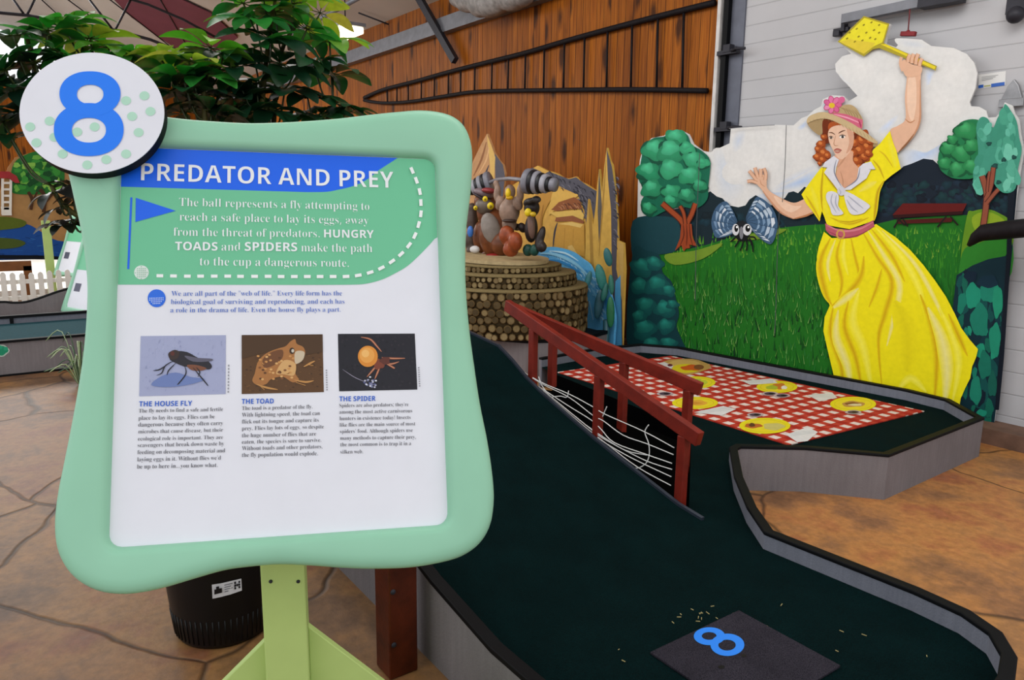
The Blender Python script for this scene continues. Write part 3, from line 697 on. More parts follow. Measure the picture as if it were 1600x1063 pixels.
# far hedge
S.poly([(994, 345), (1010, 338), (1040, 330), (1080, 322), (1095, 312), (1100, 305), (1110, 299), (1120, 307), (1129, 310), (1139, 321), (1154, 324), (1165, 321), (1171, 312), (1181, 305), (1193, 312), (1205, 321), (1216, 316), (1227, 309), (1232, 301), (1240, 299), (1247, 302), (1257, 292), (1266, 295), (1280, 310), (1310, 360), (1240, 372), (1160, 385), (1090, 402), (1000, 405), (990, 400)], '#14262e')
S.poly([(1360, 330), (1369, 318), (1376, 288), (1385, 276), (1401, 269), (1412, 260), (1424, 256), (1443, 248), (1458, 250), (1467, 258), (1490, 250), (1540, 250), (1585, 268), (1590, 290), (1582, 380), (1500, 390), (1400, 400), (1360, 380)], '#141f2c')
for k in range(120):
    x = random.uniform(1378, 1575); y = random.uniform(285, 332); blob(x, y, random.uniform(4, 9), random.choice(['#16303a', '#1b2c3c', '#17363a', '#111a26']), True)
S.up()
for k in range(50):
    x = random.uniform(1000, 1290); y = random.uniform(335, 352); blob(x, y, random.uniform(3, 8), random.choice(['#173440', '#12222a']), True)
# grass
S.poly([(992, 405), (1030, 396), (1062, 392), (1100, 384), (1140, 372), (1180, 362), (1220, 356), (1260, 352), (1300, 350), (1370, 350), (1400, 343), (1460, 338), (1512, 336), (1512, 400), (1505, 560), (1500, 690), (1430, 650), (1250, 618), (1070, 575), (985, 560)], '#1d6a1c')
bands = [(360, 395, ['#3f8a22', '#2f7d20', '#4d9226', '#6c9a30']), (385, 440, ['#2c7a1f', '#237019', '#388521']), (430, 500, ['#1c5f1b', '#175518', '#2a7022']), (490, 610, ['#124a1b', '#0f3f1a', '#1f6a20', '#0d3418'])]
for (y0, y1, cs) in bands:
    S.up()
    for k in range(420):
        x = random.uniform(1000, 1520); y = random.uniform(y0, y1+10); l = random.uniform(8, 24)*(.6 if y0 < 380 else 1); dx = random.uniform(-4, 4); w = random.uniform(1.2, 3)
        if y < 352+max(0, (1180-x))*.2: continue
        S.poly([(x-w/2, y), (x+w/2, y), (x+dx, y-l)], random.choice(cs), same=True)
S.up()
for k in range(520):
    x = random.uniform(1050, 1320); y = random.uniform(440, 605); dx = random.uniform(-5, 5)
    S.poly([(x-.6, y), (x+.6, y), (x+dx, y-random.uniform(8, 18))], random.choice(['#5d9a3c', '#3f8a3a', '#79a85a', '#2f7a3a']), same=True)
for q in ([(1040, 398), (1085, 392), (1130, 380), (1100, 404), (1055, 414)], [(1140, 376), (1190, 362), (1230, 358), (1200, 372)]): S.poly(q, '#6f8f2a', True)
# bushes at the left edge
S.poly([(990, 345), (1030, 338), (1060, 345), (1064, 380), (1050, 395), (1000, 400), (989, 400)], '#173f47', True)
S.poly([(989, 398), (1012, 392), (1032, 400), (1036, 425), (1050, 440), (1056, 462), (1062, 490), (1058, 510), (1066, 530), (1076, 555), (1066, 574), (985, 562)], '#123a40', True)
for (x, y, r) in ((1005, 418, 17), (1024, 412, 13), (1002, 448, 16), (1028, 446, 18), (1046, 455, 12), (1010, 478, 16), (1040, 484, 17), (1052, 476, 9), (1008, 515, 20), (1042, 510, 14), (1000, 495, 12), (1046, 538, 14), (1020, 540, 15)):
    blob(x, y, r, '#175a58'); blob(x-1, y-r*.25, r*.7, '#1f746a'); blob(x-2, y-r*.4, r*.42, '#258578')
# left tree
S.poly([(1003, 250), (1008, 228), (1022, 216), (1040, 213), (1047, 205), (1064, 204), (1076, 212), (1082, 226), (1098, 236), (1111, 252), (1108, 290), (1106, 312), (1088, 326), (1060, 322), (1040, 330), (1020, 339), (1005, 332), (1003, 315), (1010, 300), (999, 280)], '#12644a', True)
for (x, y, r, c) in ((1058, 215, 15, '#2f9a6a'), (1025, 235, 20, '#2c9466'), (1050, 238, 22, '#2b8f63'), (1075, 232, 12, '#3aa877'), (1085, 250, 15, '#35a071'), (1015, 268, 17, '#269064'), (1050, 265, 18, '#37a574'), (1080, 275, 17, '#2f9a6a'), (1020, 295, 16, '#2a9064'), (1050, 300, 14, '#2f9a6a'), (1095, 290, 12, '#2b9164'), (1015, 325, 11, '#248559'), (1075, 305, 13, '#28875f'), (1100, 255, 10, '#3aa877'), (1050, 315, 13, '#1f7d57')):
    blob(x, y+2, r*1.08, '#0f573f'); blob(x, y, r, c); blob(x-2, y-r*.3, r*.6, '#46b485' if r > 14 else '#3fae7e')
for (pts, w) in (([(1073, 388), (1072, 360), (1066, 345), (1050, 330), (1036, 318)], 7), ([(1076, 388), (1074, 355), (1082, 335), (1088, 318)], 6), ([(1074, 365), (1070, 335), (1064, 322)], 4)):
    S.stroke(pts, w+3, '#4d1d0c', taper=False); S.stroke(pts, w, '#9a4522', taper=False)
S.poly([(1066, 350), (1082, 350), (1084, 372), (1091, 385), (1078, 382), (1070, 393), (1066, 383), (1056, 392), (1064, 372)], '#94401f')
for x in (1069, 1074, 1079): S.stroke([(x, 350), (x+1, 368), (x+(x-1074), 384)], 2, '#5d240f')
# the painted fly
for pts in ([(1155, 352), (1140, 318), (1128, 317), (1118, 328), (1113, 345), (1115, 360), (1122, 372), (1145, 366)], [(1166, 346), (1180, 312), (1190, 309), (1206, 322), (1215, 340), (1216, 358), (1208, 380), (1196, 378), (1178, 362)]):
    S.poly(pts, '#3d5a78', True); c = np.array(pts[0]); S.up()
    for k in range(1, len(pts)):
        S.stroke([pts[0], pts[k]], 1.6, '#0f1c28', same=True, sm=False)
        if k+1 < len(pts):
            for f in (.45, .62, .78, .92):
                a = c+(np.array(pts[k])-c)*f; b = c+(np.array(pts[k+1])-c)*f
                S.poly([a, a*.5+b*.5+(1, 0), b+(c-b)*.1, a+(c-a)*.12], random.choice(['#b4c3d2', '#8aa3bd', '#d3dbe4', '#6f8cab']), same=True)
    S.up()
S.ell(1161, 364, 12, 13, '#0c0d10'); S.ell(1160, 352, 9, 7, '#1b1d22')
for (a, b) in (((1152, 370), (1143, 378)), ((1156, 374), (1150, 386)), ((1162, 376), (1158, 392)), ((1168, 374), (1176, 384)), ((1166, 374), (1168, 392)), ((1172, 370), (1183, 375)), ((1172, 372), (1178, 394))): S.stroke([a, ((a[0]+b[0])/2+2, (a[1]+b[1])/2-2), b], 2.2, '#0b0c0e', taper=False)
for (x, rx) in ((1151, 5.5), (1169, 7)): S.ell(x, 359, rx, 9, '#cfd0d4'); S.ell(x+1, 357, rx*.55, 5.5, '#08080a'); S.ell(x+2, 355, 1.5, 1.8, '#ffffff')
S.ell(1160, 364, 3, 10, '#7d7d84')
# picnic table
S.poly([(1396, 336), (1412, 318), (1512, 318), (1506, 330)], '#5d1512'); S.poly([(1396, 336), (1506, 330), (1505, 335), (1398, 341)], '#2d0a0a'); S.poly([(1402, 344), (1490, 340), (1488, 347), (1404, 350)], '#4a120f')
for a, b in (((1408, 340), (1398, 356)), ((1412, 342), (1420, 354)), ((1480, 338), (1466, 355)), ((1486, 338), (1498, 352)), ((1402, 340), (1415, 352))): S.stroke([a, b], 2.6, '#1b1210', sm=False, taper=False)
# right side: mound, bushes, trees
S.poly([(1512, 338), (1522, 330), (1540, 327), (1560, 332), (1584, 352), (1580, 400), (1560, 420), (1505, 420)], '#5f8a1c', True); S.poly([(1520, 340), (1545, 331), (1572, 346), (1560, 362), (1530, 366)], '#85a023', True)
S.poly([(1505, 395), (1530, 380), (1580, 372), (1575, 440), (1505, 450)], '#2b7a25', True)
S.poly([(1496, 430), (1520, 415), (1545, 405), (1572, 400), (1584, 380), (1578, 440), (1566, 560), (1556, 650), (1548, 702), (1490, 690), (1485, 520)], '#0b2a34')
for k in range(60):
    x = random.uniform(1500, 1566); y = random.uniform(425, 680); x = min(x, 1574-(y-420)*.1-6); r = random.uniform(5, 13); S.ell(x, y, r*.6, r*1.5, random.choice(['#12604f', '#0f4a48', '#167560', '#0a333c', '#1d8a6c', '#0d1d2a']), random.uniform(-.3, .3), 14, wob=.2)
for (x, y, a, b, c) in ((1522, 462, 12, 20, '#1c8a6e'), (1545, 455, 12, 18, '#1a7d66'), (1560, 470, 8, 26, '#1f8a6a'), (1532, 500, 14, 26, '#187560'), (1556, 530, 9, 26, '#1c8468'), (1540, 570, 10, 22, '#146a57'), (1526, 610, 9, 22, '#1a7a63'), (1545, 440, 16, 10, '#0f2c3c'), (1518, 432, 10, 9, '#0d2233'), (1552, 600, 7, 20, '#13584b'), (1535, 645, 8, 6, '#1c8a70'), (1541, 690, 4, 12, '#125a40')): S.ell(x, y, a, b, c, wob=.15)
S.poly([(1577, 262), (1590, 262), (1582, 380), (1570, 560), (1562, 640), (1556, 640), (1566, 520), (1574, 400)], '#0c1420')
S.poly([(1468, 258), (1470, 235), (1488, 215), (1502, 192), (1526, 187), (1534, 200), (1532, 270), (1500, 280), (1478, 272)], '#1d7346', True)
for (x, y, r) in ((1512, 205, 17), (1485, 232, 14), (1505, 240, 16), (1478, 255, 10), (1498, 264, 13), (1520, 260, 13), (1520, 228, 12), (1490, 218, 8)): blob(x, y+2, r*1.06, '#15603a'); blob(x, y, r, '#2b8a50'); blob(x-2, y-r*.3, r*.55, '#3fa062')
S.poly([(1527, 200), (1534, 184), (1545, 186), (1553, 200), (1560, 185), (1568, 172), (1572, 163), (1580, 172), (1590, 190), (1594, 215), (1598, 235), (1592, 265), (1588, 295), (1572, 302), (1558, 292), (1545, 270), (1538, 285), (1526, 292), (1522, 270), (1530, 240)], '#3f8f78', True)
for k in range(46):
    x, y = random.choice([(1540, 215), (1535, 260), (1575, 195), (1580, 225), (1565, 235), (1580, 270), (1558, 210), (1575, 285), (1532, 280)]); x += random.uniform(-8, 8); y += random.uniform(-14, 14); r = random.uniform(4, 11)
    S.ell(x, y, r*.75, r*1.3, random.choice(['#52a58c', '#5fb29a', '#479a80', '#3a8a72', '#6bbba2']), random.uniform(-.4, .4), 14, wob=.15)
for (x, y, r) in ((1570, 250, 4), (1547, 225, 4), (1556, 260, 5), (1586, 246, 4), (1562, 285, 4)): blob(x, y, r, '#1c4a44')
for (pts, w) in (([(1537, 360), (1542, 325), (1543, 300), (1536, 275)], 8), ([(1543, 310), (1550, 290), (1554, 262)], 6), ([(1543, 318), (1556, 302), (1562, 296)], 5), ([(1544, 300), (1546, 280), (1548, 268)], 3)): S.stroke(pts, w+2.4, '#4a2119', taper=False); S.stroke(pts, w, '#8a4a35', taper=False)
# --- the lady
SK, SK2, SK3 = '#dcaf92', '#c48d6c', '#e8c4aa'
arm = [(1197, 275), (1199, 284), (1203, 297), (1222, 309), (1242, 317), (1257, 312), (1272, 305), (1276, 330), (1262, 337), (1242, 342), (1222, 331), (1205, 312), (1194, 298), (1186, 288), (1185, 276)]
S.poly(arm, SK, True); S.stroke([(1194, 298), (1205, 313), (1222, 332), (1242, 342)], 3, SK2); S.stroke([(1242, 342), (1262, 337), (1276, 330)], 3, '#b5794f'); S.poly([(1212, 306), (1240, 321), (1255, 322), (1238, 332), (1222, 322)], SK3, True)
S.poly([(1181, 279), (1184, 274), (1195, 273), (1199, 277), (1200, 292), (1192, 294), (1185, 288)], SK, True)
for (pts, w) in (([(1185, 286), (1177, 283), (1170, 284)], 4), ([(1184, 281), (1178, 273), (1173, 267)], 4.4), ([(1187, 278), (1184, 269), (1182, 262)], 4.4), ([(1191, 277), (1191, 270), (1191, 264)], 4.4), ([(1198, 282), (1199, 272), (1196, 263)], 4.2)):
    S.stroke(pts, w+1.2, '#a8683f', taper=False); S.stroke(pts, w, SK, taper=False)
S.stroke([(1190, 280), (1192, 288), (1198, 292)], 1.2, SK2)
S.poly([(1393, 204), (1405, 197), (1417, 186), (1416, 153), (1419, 121), (1416, 106), (1440, 104), (1441, 118), (1440, 153), (1440, 189), (1434, 203), (1427, 214), (1412, 230), (1404, 239), (1396, 224)], SK, True)
S.stroke([(1440, 125), (1440, 160), (1439, 190), (1428, 214), (1408, 236)], 3, SK2); S.poly([(1421, 125), (1432, 120), (1434, 160), (1428, 190), (1420, 170)], SK3, True); S.stroke([(1416, 186), (1424, 192), (1432, 188)], 1.6, '#b5794f'); S.stroke([(1406, 238), (1418, 226), (1430, 210)], 2.6, '#8a5a38')
# swatter
S.poly([(1311, 66), (1352, 26), (1392, 38), (1383, 68), (1466, 104), (1464, 111), (1376, 76), (1366, 78), (1352, 89)], '#a8992a'); S.poly([(1314, 66), (1353, 29), (1389, 40), (1381, 67), (1368, 73), (1352, 85)], '#e2d62c'); S.poly([(1314, 66), (1330, 62), (1370, 68), (1366, 74), (1352, 85)], '#d9c238'); S.poly([(1378, 70), (1386, 70), (1464, 105), (1462, 109)], '#e0cc2a')
for k, (x, y) in enumerate(((1330, 52), (1341, 46), (1352, 40), (1364, 36), (1376, 40), (1368, 48), (1356, 52), (1344, 58), (1326, 61), (1338, 66), (1350, 64), (1362, 60), (1376, 52), (1370, 62))): S.stroke([(x-1.5, y+1), (x+1.5, y-1)], 2.2, '#8d8019', sm=False, taper=False)
S.poly([(1411, 98), (1416, 94), (1424, 100), (1436, 104), (1443, 106), (1441, 116), (1430, 121), (1418, 120), (1413, 110)], SK, True)
for (a, b) in (((1421, 98), (1424, 86)), ((1427, 100), (1430, 85)), ((1433, 102), (1437, 85)), ((1439, 104), (1443, 92))): S.stroke([a, ((a[0]+b[0])/2-1, (a[1]+b[1])/2), b], 6.2, '#a8683f', taper=False); S.stroke([a, ((a[0]+b[0])/2-1, (a[1]+b[1])/2), b], 5, SK, taper=False)
S.stroke([(1413, 112), (1409, 100), (1411, 90)], 4.5, SK, taper=False)
# dress skirt
Y0, YD, YL1, YL2 = '#ecde14', '#cfa40c', '#f2e84e', '#eae08a'
S.poly([(1290, 362), (1302, 372), (1340, 370), (1371, 350), (1401, 370), (1424, 390), (1445, 414), (1463, 438), (1480, 463), (1494, 490), (1504, 512), (1517, 530), (1530, 545), (1527, 558), (1521, 572), (1518, 590), (1510, 606), (1503, 622), (1500, 640), (1440, 645), (1310, 622), (1306, 590), (1297, 552), (1289, 517), (1291, 495), (1299, 477), (1288, 450), (1279, 424), (1279, 400), (1282, 385)], Y0)
folds = [([(1300, 372), (1284, 410), (1292, 455), (1302, 476)], 9, YD), ([(1308, 374), (1296, 410), (1300, 440)], 5, YL2), ([(1316, 374), (1310, 400), (1318, 440), (1312, 470)], 6, YD), ([(1322, 373), (1320, 400), (1328, 430)], 6, YL1), ([(1332, 372), (1338, 400), (1345, 430), (1340, 450)], 5, YD), ([(1302, 478), (1330, 455), (1348, 430), (1352, 400)], 9, YD), ([(1303, 482), (1325, 466), (1344, 450)], 9, YL2),
         ([(1304, 480), (1300, 520), (1316, 570), (1322, 612)], 8, YD), ([(1312, 484), (1309, 525), (1326, 570), (1333, 612)], 11, YL2), ([(1328, 470), (1322, 510), (1340, 560), (1350, 615)], 8, YD), ([(1345, 452), (1335, 500), (1352, 545), (1366, 615)], 12, YL1), ([(1350, 362), (1372, 400), (1396, 440), (1385, 490), (1375, 530), (1380, 600)], 8, YD), ([(1358, 360), (1384, 400), (1408, 445), (1398, 500), (1388, 540)], 8, YL2), ([(1364, 358), (1396, 400), (1416, 440)], 6, YD),
         ([(1371, 356), (1410, 400), (1438, 450), (1450, 500)], 9, YL1), ([(1380, 360), (1430, 410), (1464, 470), (1490, 530)], 6, YL2), ([(1440, 460), (1458, 510), (1466, 560), (1462, 630)], 10, YD), ([(1452, 480), (1474, 530), (1482, 580), (1478, 632)], 16, YL2), ([(1470, 480), (1492, 530), (1500, 570), (1490, 630)], 10, YL1), ([(1484, 490), (1500, 525), (1514, 556)], 7, YD), ([(1400, 470), (1420, 520), (1420, 580)], 26, '#e0d112'), ([(1405, 610), (1425, 590), (1450, 612)], 10, YL1), ([(1380, 420), (1372, 450), (1360, 480)], 5, YD)]
for pts, w, c in folds: S.soft(pts, w*1.5, c, Y0)
# bodice, sleeves
S.poly([(1289, 258), (1278, 272), (1266, 288), (1255, 304), (1262, 318), (1272, 330), (1283, 346), (1287, 330), (1291, 340), (1295, 352), (1330, 358), (1367, 345), (1370, 316), (1384, 284), (1396, 274), (1410, 264), (1404, 240), (1397, 220), (1393, 205), (1378, 224), (1363, 238), (1340, 250), (1310, 252)], '#ecdc18')
for pts, w, c in (([(1289, 262), (1286, 300), (1288, 330)], 4, '#b98f10'), ([(1262, 306), (1272, 322), (1284, 344)], 4, '#c7a015'), ([(1270, 292), (1276, 310), (1282, 330)], 7, '#e9dd3a'), ([(1384, 282), (1374, 300), (1370, 330), (1368, 345)], 5, '#b98f10'), ([(1366, 250), (1376, 262), (1384, 280)], 3, '#b98f10'), ([(1390, 214), (1398, 240), (1402, 262)], 8, '#e9dd3a'), ([(1300, 340), (1330, 350), (1360, 340)], 4, '#c79d12'), ([(1345, 300), (1360, 290), (1372, 284)], 8, '#e7d95a'), ([(1294, 300), (1292, 320), (1298, 344)], 6, '#e8da30'), ([(1312, 345), (1330, 347), (1350, 342)], 3, '#b98f10'), ([(1376, 236), (1386, 244), (1398, 262)], 2.5, '#c9a21a')): S.soft(pts, w*1.5, c, '#ecdc18')
# belt
S.poly([(1292, 349), (1308, 357), (1330, 359), (1350, 353), (1367, 344), (1369, 354), (1342, 370), (1320, 373), (1300, 367), (1293, 360)], '#b85868'); S.stroke([(1294, 352), (1318, 361), (1345, 358), (1367, 347)], 3, '#d27e8b'); S.stroke([(1294, 360), (1320, 371), (1345, 367), (1368, 354)], 2, '#8d3a4a')
S.ring(1316, 366, 7, 8, 4.5, 5.5, 1316, 366, '#c9a04a', n=20)
# hat under-brim, hair, face
S.poly([(1264, 193), (1266, 185), (1276, 178), (1293, 176), (1320, 185), (1345, 200), (1373, 222), (1368, 230), (1350, 220), (1330, 215), (1300, 200), (1290, 205), (1284, 212), (1272, 204)], '#a38a62', True)
HR, HD, HL = '#a94f1e', '#6d2a0c', '#d07a3c'
S.poly([(1288, 190), (1300, 186), (1325, 194), (1345, 206), (1364, 222), (1366, 236), (1356, 252), (1345, 262), (1330, 250), (1320, 230), (1294, 225), (1284, 250), (1278, 245), (1288, 220)], HD, True)
for (x, y, r) in ((1286, 226, 7), (1281, 234, 6), (1290, 240, 8), (1280, 246, 7), (1288, 250, 6), (1296, 244, 6), (1290, 215, 5), (1284, 256, 4), (1338, 224, 9), (1350, 220, 9), (1358, 230, 8), (1346, 236, 9), (1336, 240, 7), (1354, 246, 8), (1342, 252, 8), (1336, 262, 7), (1346, 262, 6), (1360, 240, 7), (1352, 210, 8), (1362, 222, 6)):
    blob(x, y, r, HR, e=.95); S.ell(x-r*.25, y-r*.3, r*.45, r*.35, HL, .5, 10, wob=.1); S.stroke([(x-r*.7, y+r*.3), (x, y+r*.75), (x+r*.7, y+r*.3)], 1.4, HD)
S.poly([(1300, 192), (1318, 192), (1340, 204), (1334, 210), (1316, 200), (1298, 204)], HR, True)
S.poly([(1306, 244), (1334, 236), (1336, 252), (1346, 266), (1342, 282), (1320, 297), (1309, 277), (1311, 258)], '#d6a284', True)
S.poly([(1297, 207), (1303, 199), (1317, 196), (1330, 199), (1336, 206), (1337, 219), (1334, 232), (1324, 246), (1316, 249), (1309, 243), (1302, 230), (1298, 220)], '#e0b99f', True)
S.poly([(1326, 202), (1336, 208), (1337, 220), (1332, 234), (1325, 240), (1330, 222)], '#cf9c80', True); S.stroke([(1324, 246), (1318, 254), (1312, 262)], 3, '#c08e70')
S.ell(1301, 216, 3.6, 1.9, '#cbb3a5'); S.ell(1319, 214.5, 4.4, 2.3, '#e9e0da'); S.ell(1319.5, 214.5, 2.1, 2.1, '#3a2f2a'); S.ell(1301.5, 216, 1.6, 1.7, '#4a3b33')
S.stroke([(1314, 213.5), (1319, 211.5), (1325, 213)], 1.5, '#3a231a'); S.stroke([(1297.5, 215), (1301, 213.5), (1305, 215)], 1.3, '#4a2d20'); S.stroke([(1313, 209), (1318, 206), (1324, 204)], 1.8, '#5a3018'); S.stroke([(1298, 208), (1303, 208), (1308, 211)], 1.6, '#5a3018')
S.stroke([(1309, 212), (1306, 224), (1308, 228), (1313, 228)], 1.3, '#b58263'); S.stroke([(1306, 235.5), (1311, 233.5), (1318, 235)], 2.6, '#a8524a'); S.stroke([(1307, 237.5), (1312, 239), (1317, 236.5)], 2.2, '#b5665c'); S.stroke([(1306, 236.3), (1312, 236.3), (1319, 235.6)], .9, '#6d2f2a')
S.stroke([(1316, 268), (1320, 282), (1320, 292)], 1.6, '#bd8a6c')
# hat
S.poly([(1294, 182), (1300, 174), (1314, 167), (1330, 164), (1340, 169), (1346, 178), (1351, 188), (1349, 202), (1330, 194), (1308, 184)], '#b39a70', True)
for k in range(6): S.stroke([(1314+5*k, 168+k), (1322+5*k, 172+k*2), (1328+4*k, 182+k*2)], 1, '#8f7850')
S.poly([(1304, 176), (1325, 179), (1351, 188), (1350, 202), (1338, 197), (1322, 189), (1306, 184)], '#c9607a'); S.stroke([(1306, 179), (1328, 185), (1349, 194)], 2.4, '#e69ab0'); S.stroke([(1344, 188), (1347, 194), (1348, 200)], 2.5, '#a83a58')
S.poly([(1264, 193), (1266, 184), (1277, 178), (1292, 176), (1308, 181), (1330, 191), (1352, 205), (1374, 222), (1368, 224), (1346, 212), (1326, 200), (1304, 189), (1288, 186), (1274, 189)], '#c4ac82', True)
for k in range(18): x = 1268+k*5.6; S.stroke([(x, 184+max(0, k-4)*2.2+(4-k if k < 4 else 0)), (x+3, 188+max(0, k-4)*2.4+(4-k if k < 4 else 0))], 1.3, '#8f7647', sm=False)
for k in range(7):
    a = k*2*math.pi/7; S.ell(1304+8.5*math.cos(a), 164.5+8*math.sin(a), 6.5, 4.6, '#b8456e', a, 14); S.ell(1304+8.5*math.cos(a), 164.5+8*math.sin(a), 5.4, 3.5, random.choice(['#d873a0', '#dd86ae', '#cf5f8e']), a, 14)
S.ell(1318, 157, 6, 5, '#d0628f', -.6, 14)
S.ell(1303, 165.5, 4.8, 4.2, '#dcb72c')
# collar and bow
W0, W1 = '#d6d5dc', '#a9abb9'
S.poly([(1306, 244), (1292, 254), (1288, 261), (1296, 262), (1291, 270), (1304, 286), (1312, 297), (1320, 292), (1308, 276), (1310, 262), (1314, 250)], W0); S.poly([(1345, 262), (1352, 256), (1364, 253), (1371, 265), (1364, 265), (1357, 279), (1332, 297), (1320, 297), (1330, 290), (1342, 281)], W0)
S.stroke([(1310, 250), (1307, 270), (1318, 292)], 1.8, '#7d7f90'); S.stroke([(1347, 262), (1342, 281), (1324, 294)], 1.8, '#7d7f90'); S.stroke([(1288, 262), (1296, 263)], 1.8, '#6d6f80', sm=False); S.stroke([(1371, 265), (1361, 265)], 1.8, '#6d6f80', sm=False); S.stroke([(1291, 271), (1304, 288), (1312, 298)], 2, '#b5951a'); S.stroke([(1357, 280), (1334, 298)], 2, '#b5951a', sm=False)
S.poly([(1312, 303), (1304, 299), (1296, 301), (1294, 310), (1300, 324), (1305, 336), (1321, 334), (1313, 322), (1314, 310)], W0, True); S.poly([(1322, 300), (1334, 303), (1346, 310), (1362, 321), (1358, 328), (1350, 334), (1334, 335), (1326, 322)], W0, True)
for pts in ([(1304, 303), (1302, 316), (1310, 332)], [(1310, 305), (1309, 318), (1315, 330)], [(1328, 306), (1340, 316), (1352, 326)], [(1326, 312), (1334, 324), (1344, 332)]): S.stroke(pts, 2.2, W1)
S.ell(1318, 299, 6.5, 7, '#c9c8d2'); S.stroke([(1314, 295), (1317, 301), (1314, 305)], 1.4, W1)
# board joints
for pts in ([(1232, 196), (1230, 260), (1226, 316)], [(1097, 240), (1093, 330), (1091, 400), (1090, 470)], [(1221, 330), (1218, 400), (1216, 470), (1214, 520)]): S.stroke(pts, 1.0, '#4a4c50', taper=False)
S.stroke([(1143, 201.5), (1180, 198), (1214, 196)], 1.0, '#77787c', taper=False)
S.build('painted_scene', MAT['paint'], MB0)
# ------------------------------------------------------------------ mountain scene with moulded animals
def k7(x, y): return (720+x/5.317, 240+y/5.317)
FH = Vector((_fw[0], _fw[1], 0)).normalized(); RH = Vector((_r0[0], _r0[1], 0))
def vrot(t): # local x = image right, y = away, z = up, turned by t in the picture plane
    B = Matrix((RH, FH, Vector((0, 0, 1)))).transposed(); return B @ Matrix.Rotation(-t, 3, 'Y')
def fb(mb, Y, px, py, rx, rz, ry=None, t=0.0, col=None, nu=14, nv=8):
    p = at_y(px, py, Y); k = ((p-EYEP)@_fw)/F
    mb.ball(p, (rx*k, (ry or min(rx, rz))*k, rz*k), vrot(t), lin(col) if col else None, nu, nv)
GR, TAN, YEL, GY2 = '#54525c', '#b98a4c', '#cfa048', '#3c3b45'
def cutout(name, label, Y, pts, base, layers, cat='cutout', sm=False, group=None, foot=435):
    pl = Plane((0, Y, 0), (1, 0, 0), (0, 0, 1)); m = MB()
    pts = catmull(pts, True, 4) if sm else pts
    q = [pl.px(*p) for p in pts]; q = [np.array([v[0], v[1], 0.0]) if p[1] >= foot else v for p, v in zip(pts, q)]; c = np.mean(q, axis=0)
    T = thing(name, (c[0], Y, min(p[2] for p in q)), label, cat, group)
    m.prism(q, (0, .025, 0)); m.build('board', plain(name+'_paint', base, .6, var=.12, scale=12), T)
    S = Paint(pl, .001, .00006)
    for L in layers:
        if L[0] == 'p': S.poly(L[1], L[2], L[3] if len(L) > 3 else False)
        elif L[0] == 's': S.stroke(L[1], L[2], L[3])
        elif L[0] == 'h': # hatch of rock strokes inside a box
            random.seed(L[5])
            for k in range(L[4]):
                x0, y0, x1, y1 = L[1]; x = random.uniform(x0, x1); f = (x-x0)/max(1e-6, x1-x0); yy = y0+(y1-y0)*f+random.uniform(-L[3], L[3]); l = random.uniform(3, 8)
                S.stroke([(x, yy), (x+l*.5, yy+l*.3), (x+l*.8, yy+l)], random.uniform(1, 2), random.choice(L[2]))
    if layers: S.build('painted_face', MAT['paint'], T)
    return T
cutout('rock_cutout', 'painted rocky hill cutout with grey ridge behind the moulded animals', 4.74,
       [(700, 430), (705, 300), (740, 290), (800, 290), (822, 276), (827, 266), (840, 259), (855, 267), (864, 269), (872, 272), (880, 278), (889, 279), (900, 276), (905, 283), (916, 288), (925, 294), (934, 300), (940, 420), (940, 470), (700, 470)], YEL,
       [('p', [(846, 274), (858, 268), (889, 280), (900, 277), (916, 289), (934, 300), (936, 400), (916, 398), (916, 350), (912, 322), (902, 304), (884, 296), (868, 288)], GR), ('h', (850, 275, 925, 312), ['#35343d', '#6c6a75', '#2b2a33'], 12, 60, 2), ('h', (905, 310, 930, 370), ['#35343d', '#6c6a75'], 14, 40, 4),
        ('p', [(822, 276), (832, 262), (846, 268), (852, 290), (842, 300), (826, 296)], GR), ('p', [(844, 276), (868, 288), (862, 310), (852, 330), (846, 352), (842, 384), (836, 384), (834, 340)], '#bd8a3c', True),
        ('p', [(868, 292), (880, 298), (896, 302), (904, 306), (884, 318), (866, 330), (858, 336), (860, 318)], '#d9ad55', True), ('p', [(862, 328), (874, 316), (898, 308), (907, 314), (910, 326), (890, 327), (872, 330)], '#8f5532'), ('h', (868, 322, 905, 320), ['#6d3a26', '#b07a55', '#5a3122'], 5, 24, 6),
        ('p', [(858, 332), (888, 330), (908, 328), (914, 336), (912, 344), (896, 337), (872, 340)], '#dbb55e'), ('p', [(870, 340), (896, 337), (914, 346), (912, 350), (890, 346), (868, 346)], '#925838'),
        ('p', [(872, 348), (894, 346), (914, 350), (915, 402), (868, 386), (866, 362)], '#c79642'), ('s', [(872, 348), (868, 362), (865, 386)], 3, GY2), ('p', [(872, 350), (894, 347), (912, 351), (908, 356), (890, 352)], '#e0bd6e'), ('s', [(884, 356), (882, 390)], 2, '#a87633'), ('s', [(897, 358), (896, 394)], 2, '#a87633'), ('s', [(850, 320), (846, 350), (848, 384)], 3, '#a3722f'), ('p', [(888, 385), (895, 383), (905, 400), (890, 400)], '#d8b36a')], 'mountain cutout')
cutout('peak_cutout', 'tall narrow tan painted peak cutout beside the sign edge', 4.66,
       [(715, 440), (722, 300), (740, 250), (752, 225), (761, 209), (766, 222), (772, 238), (779, 250), (786, 258), (789, 272), (786, 300), (784, 330), (780, 440)], '#b98a5c',
       [('p', [(773, 240), (786, 258), (789, 275), (785, 320), (776, 320), (774, 280)], GR), ('p', [(761, 211), (768, 228), (774, 246), (772, 285), (764, 300), (766, 262)], '#d3ad62'), ('s', [(764, 258), (756, 278), (748, 296)], 3, GY2), ('s', [(760, 222), (752, 250), (740, 275)], 3, '#8f5f3c'), ('s', [(764, 230), (760, 250), (748, 272)], 2.5, '#d6a97a')], 'mountain cutout')
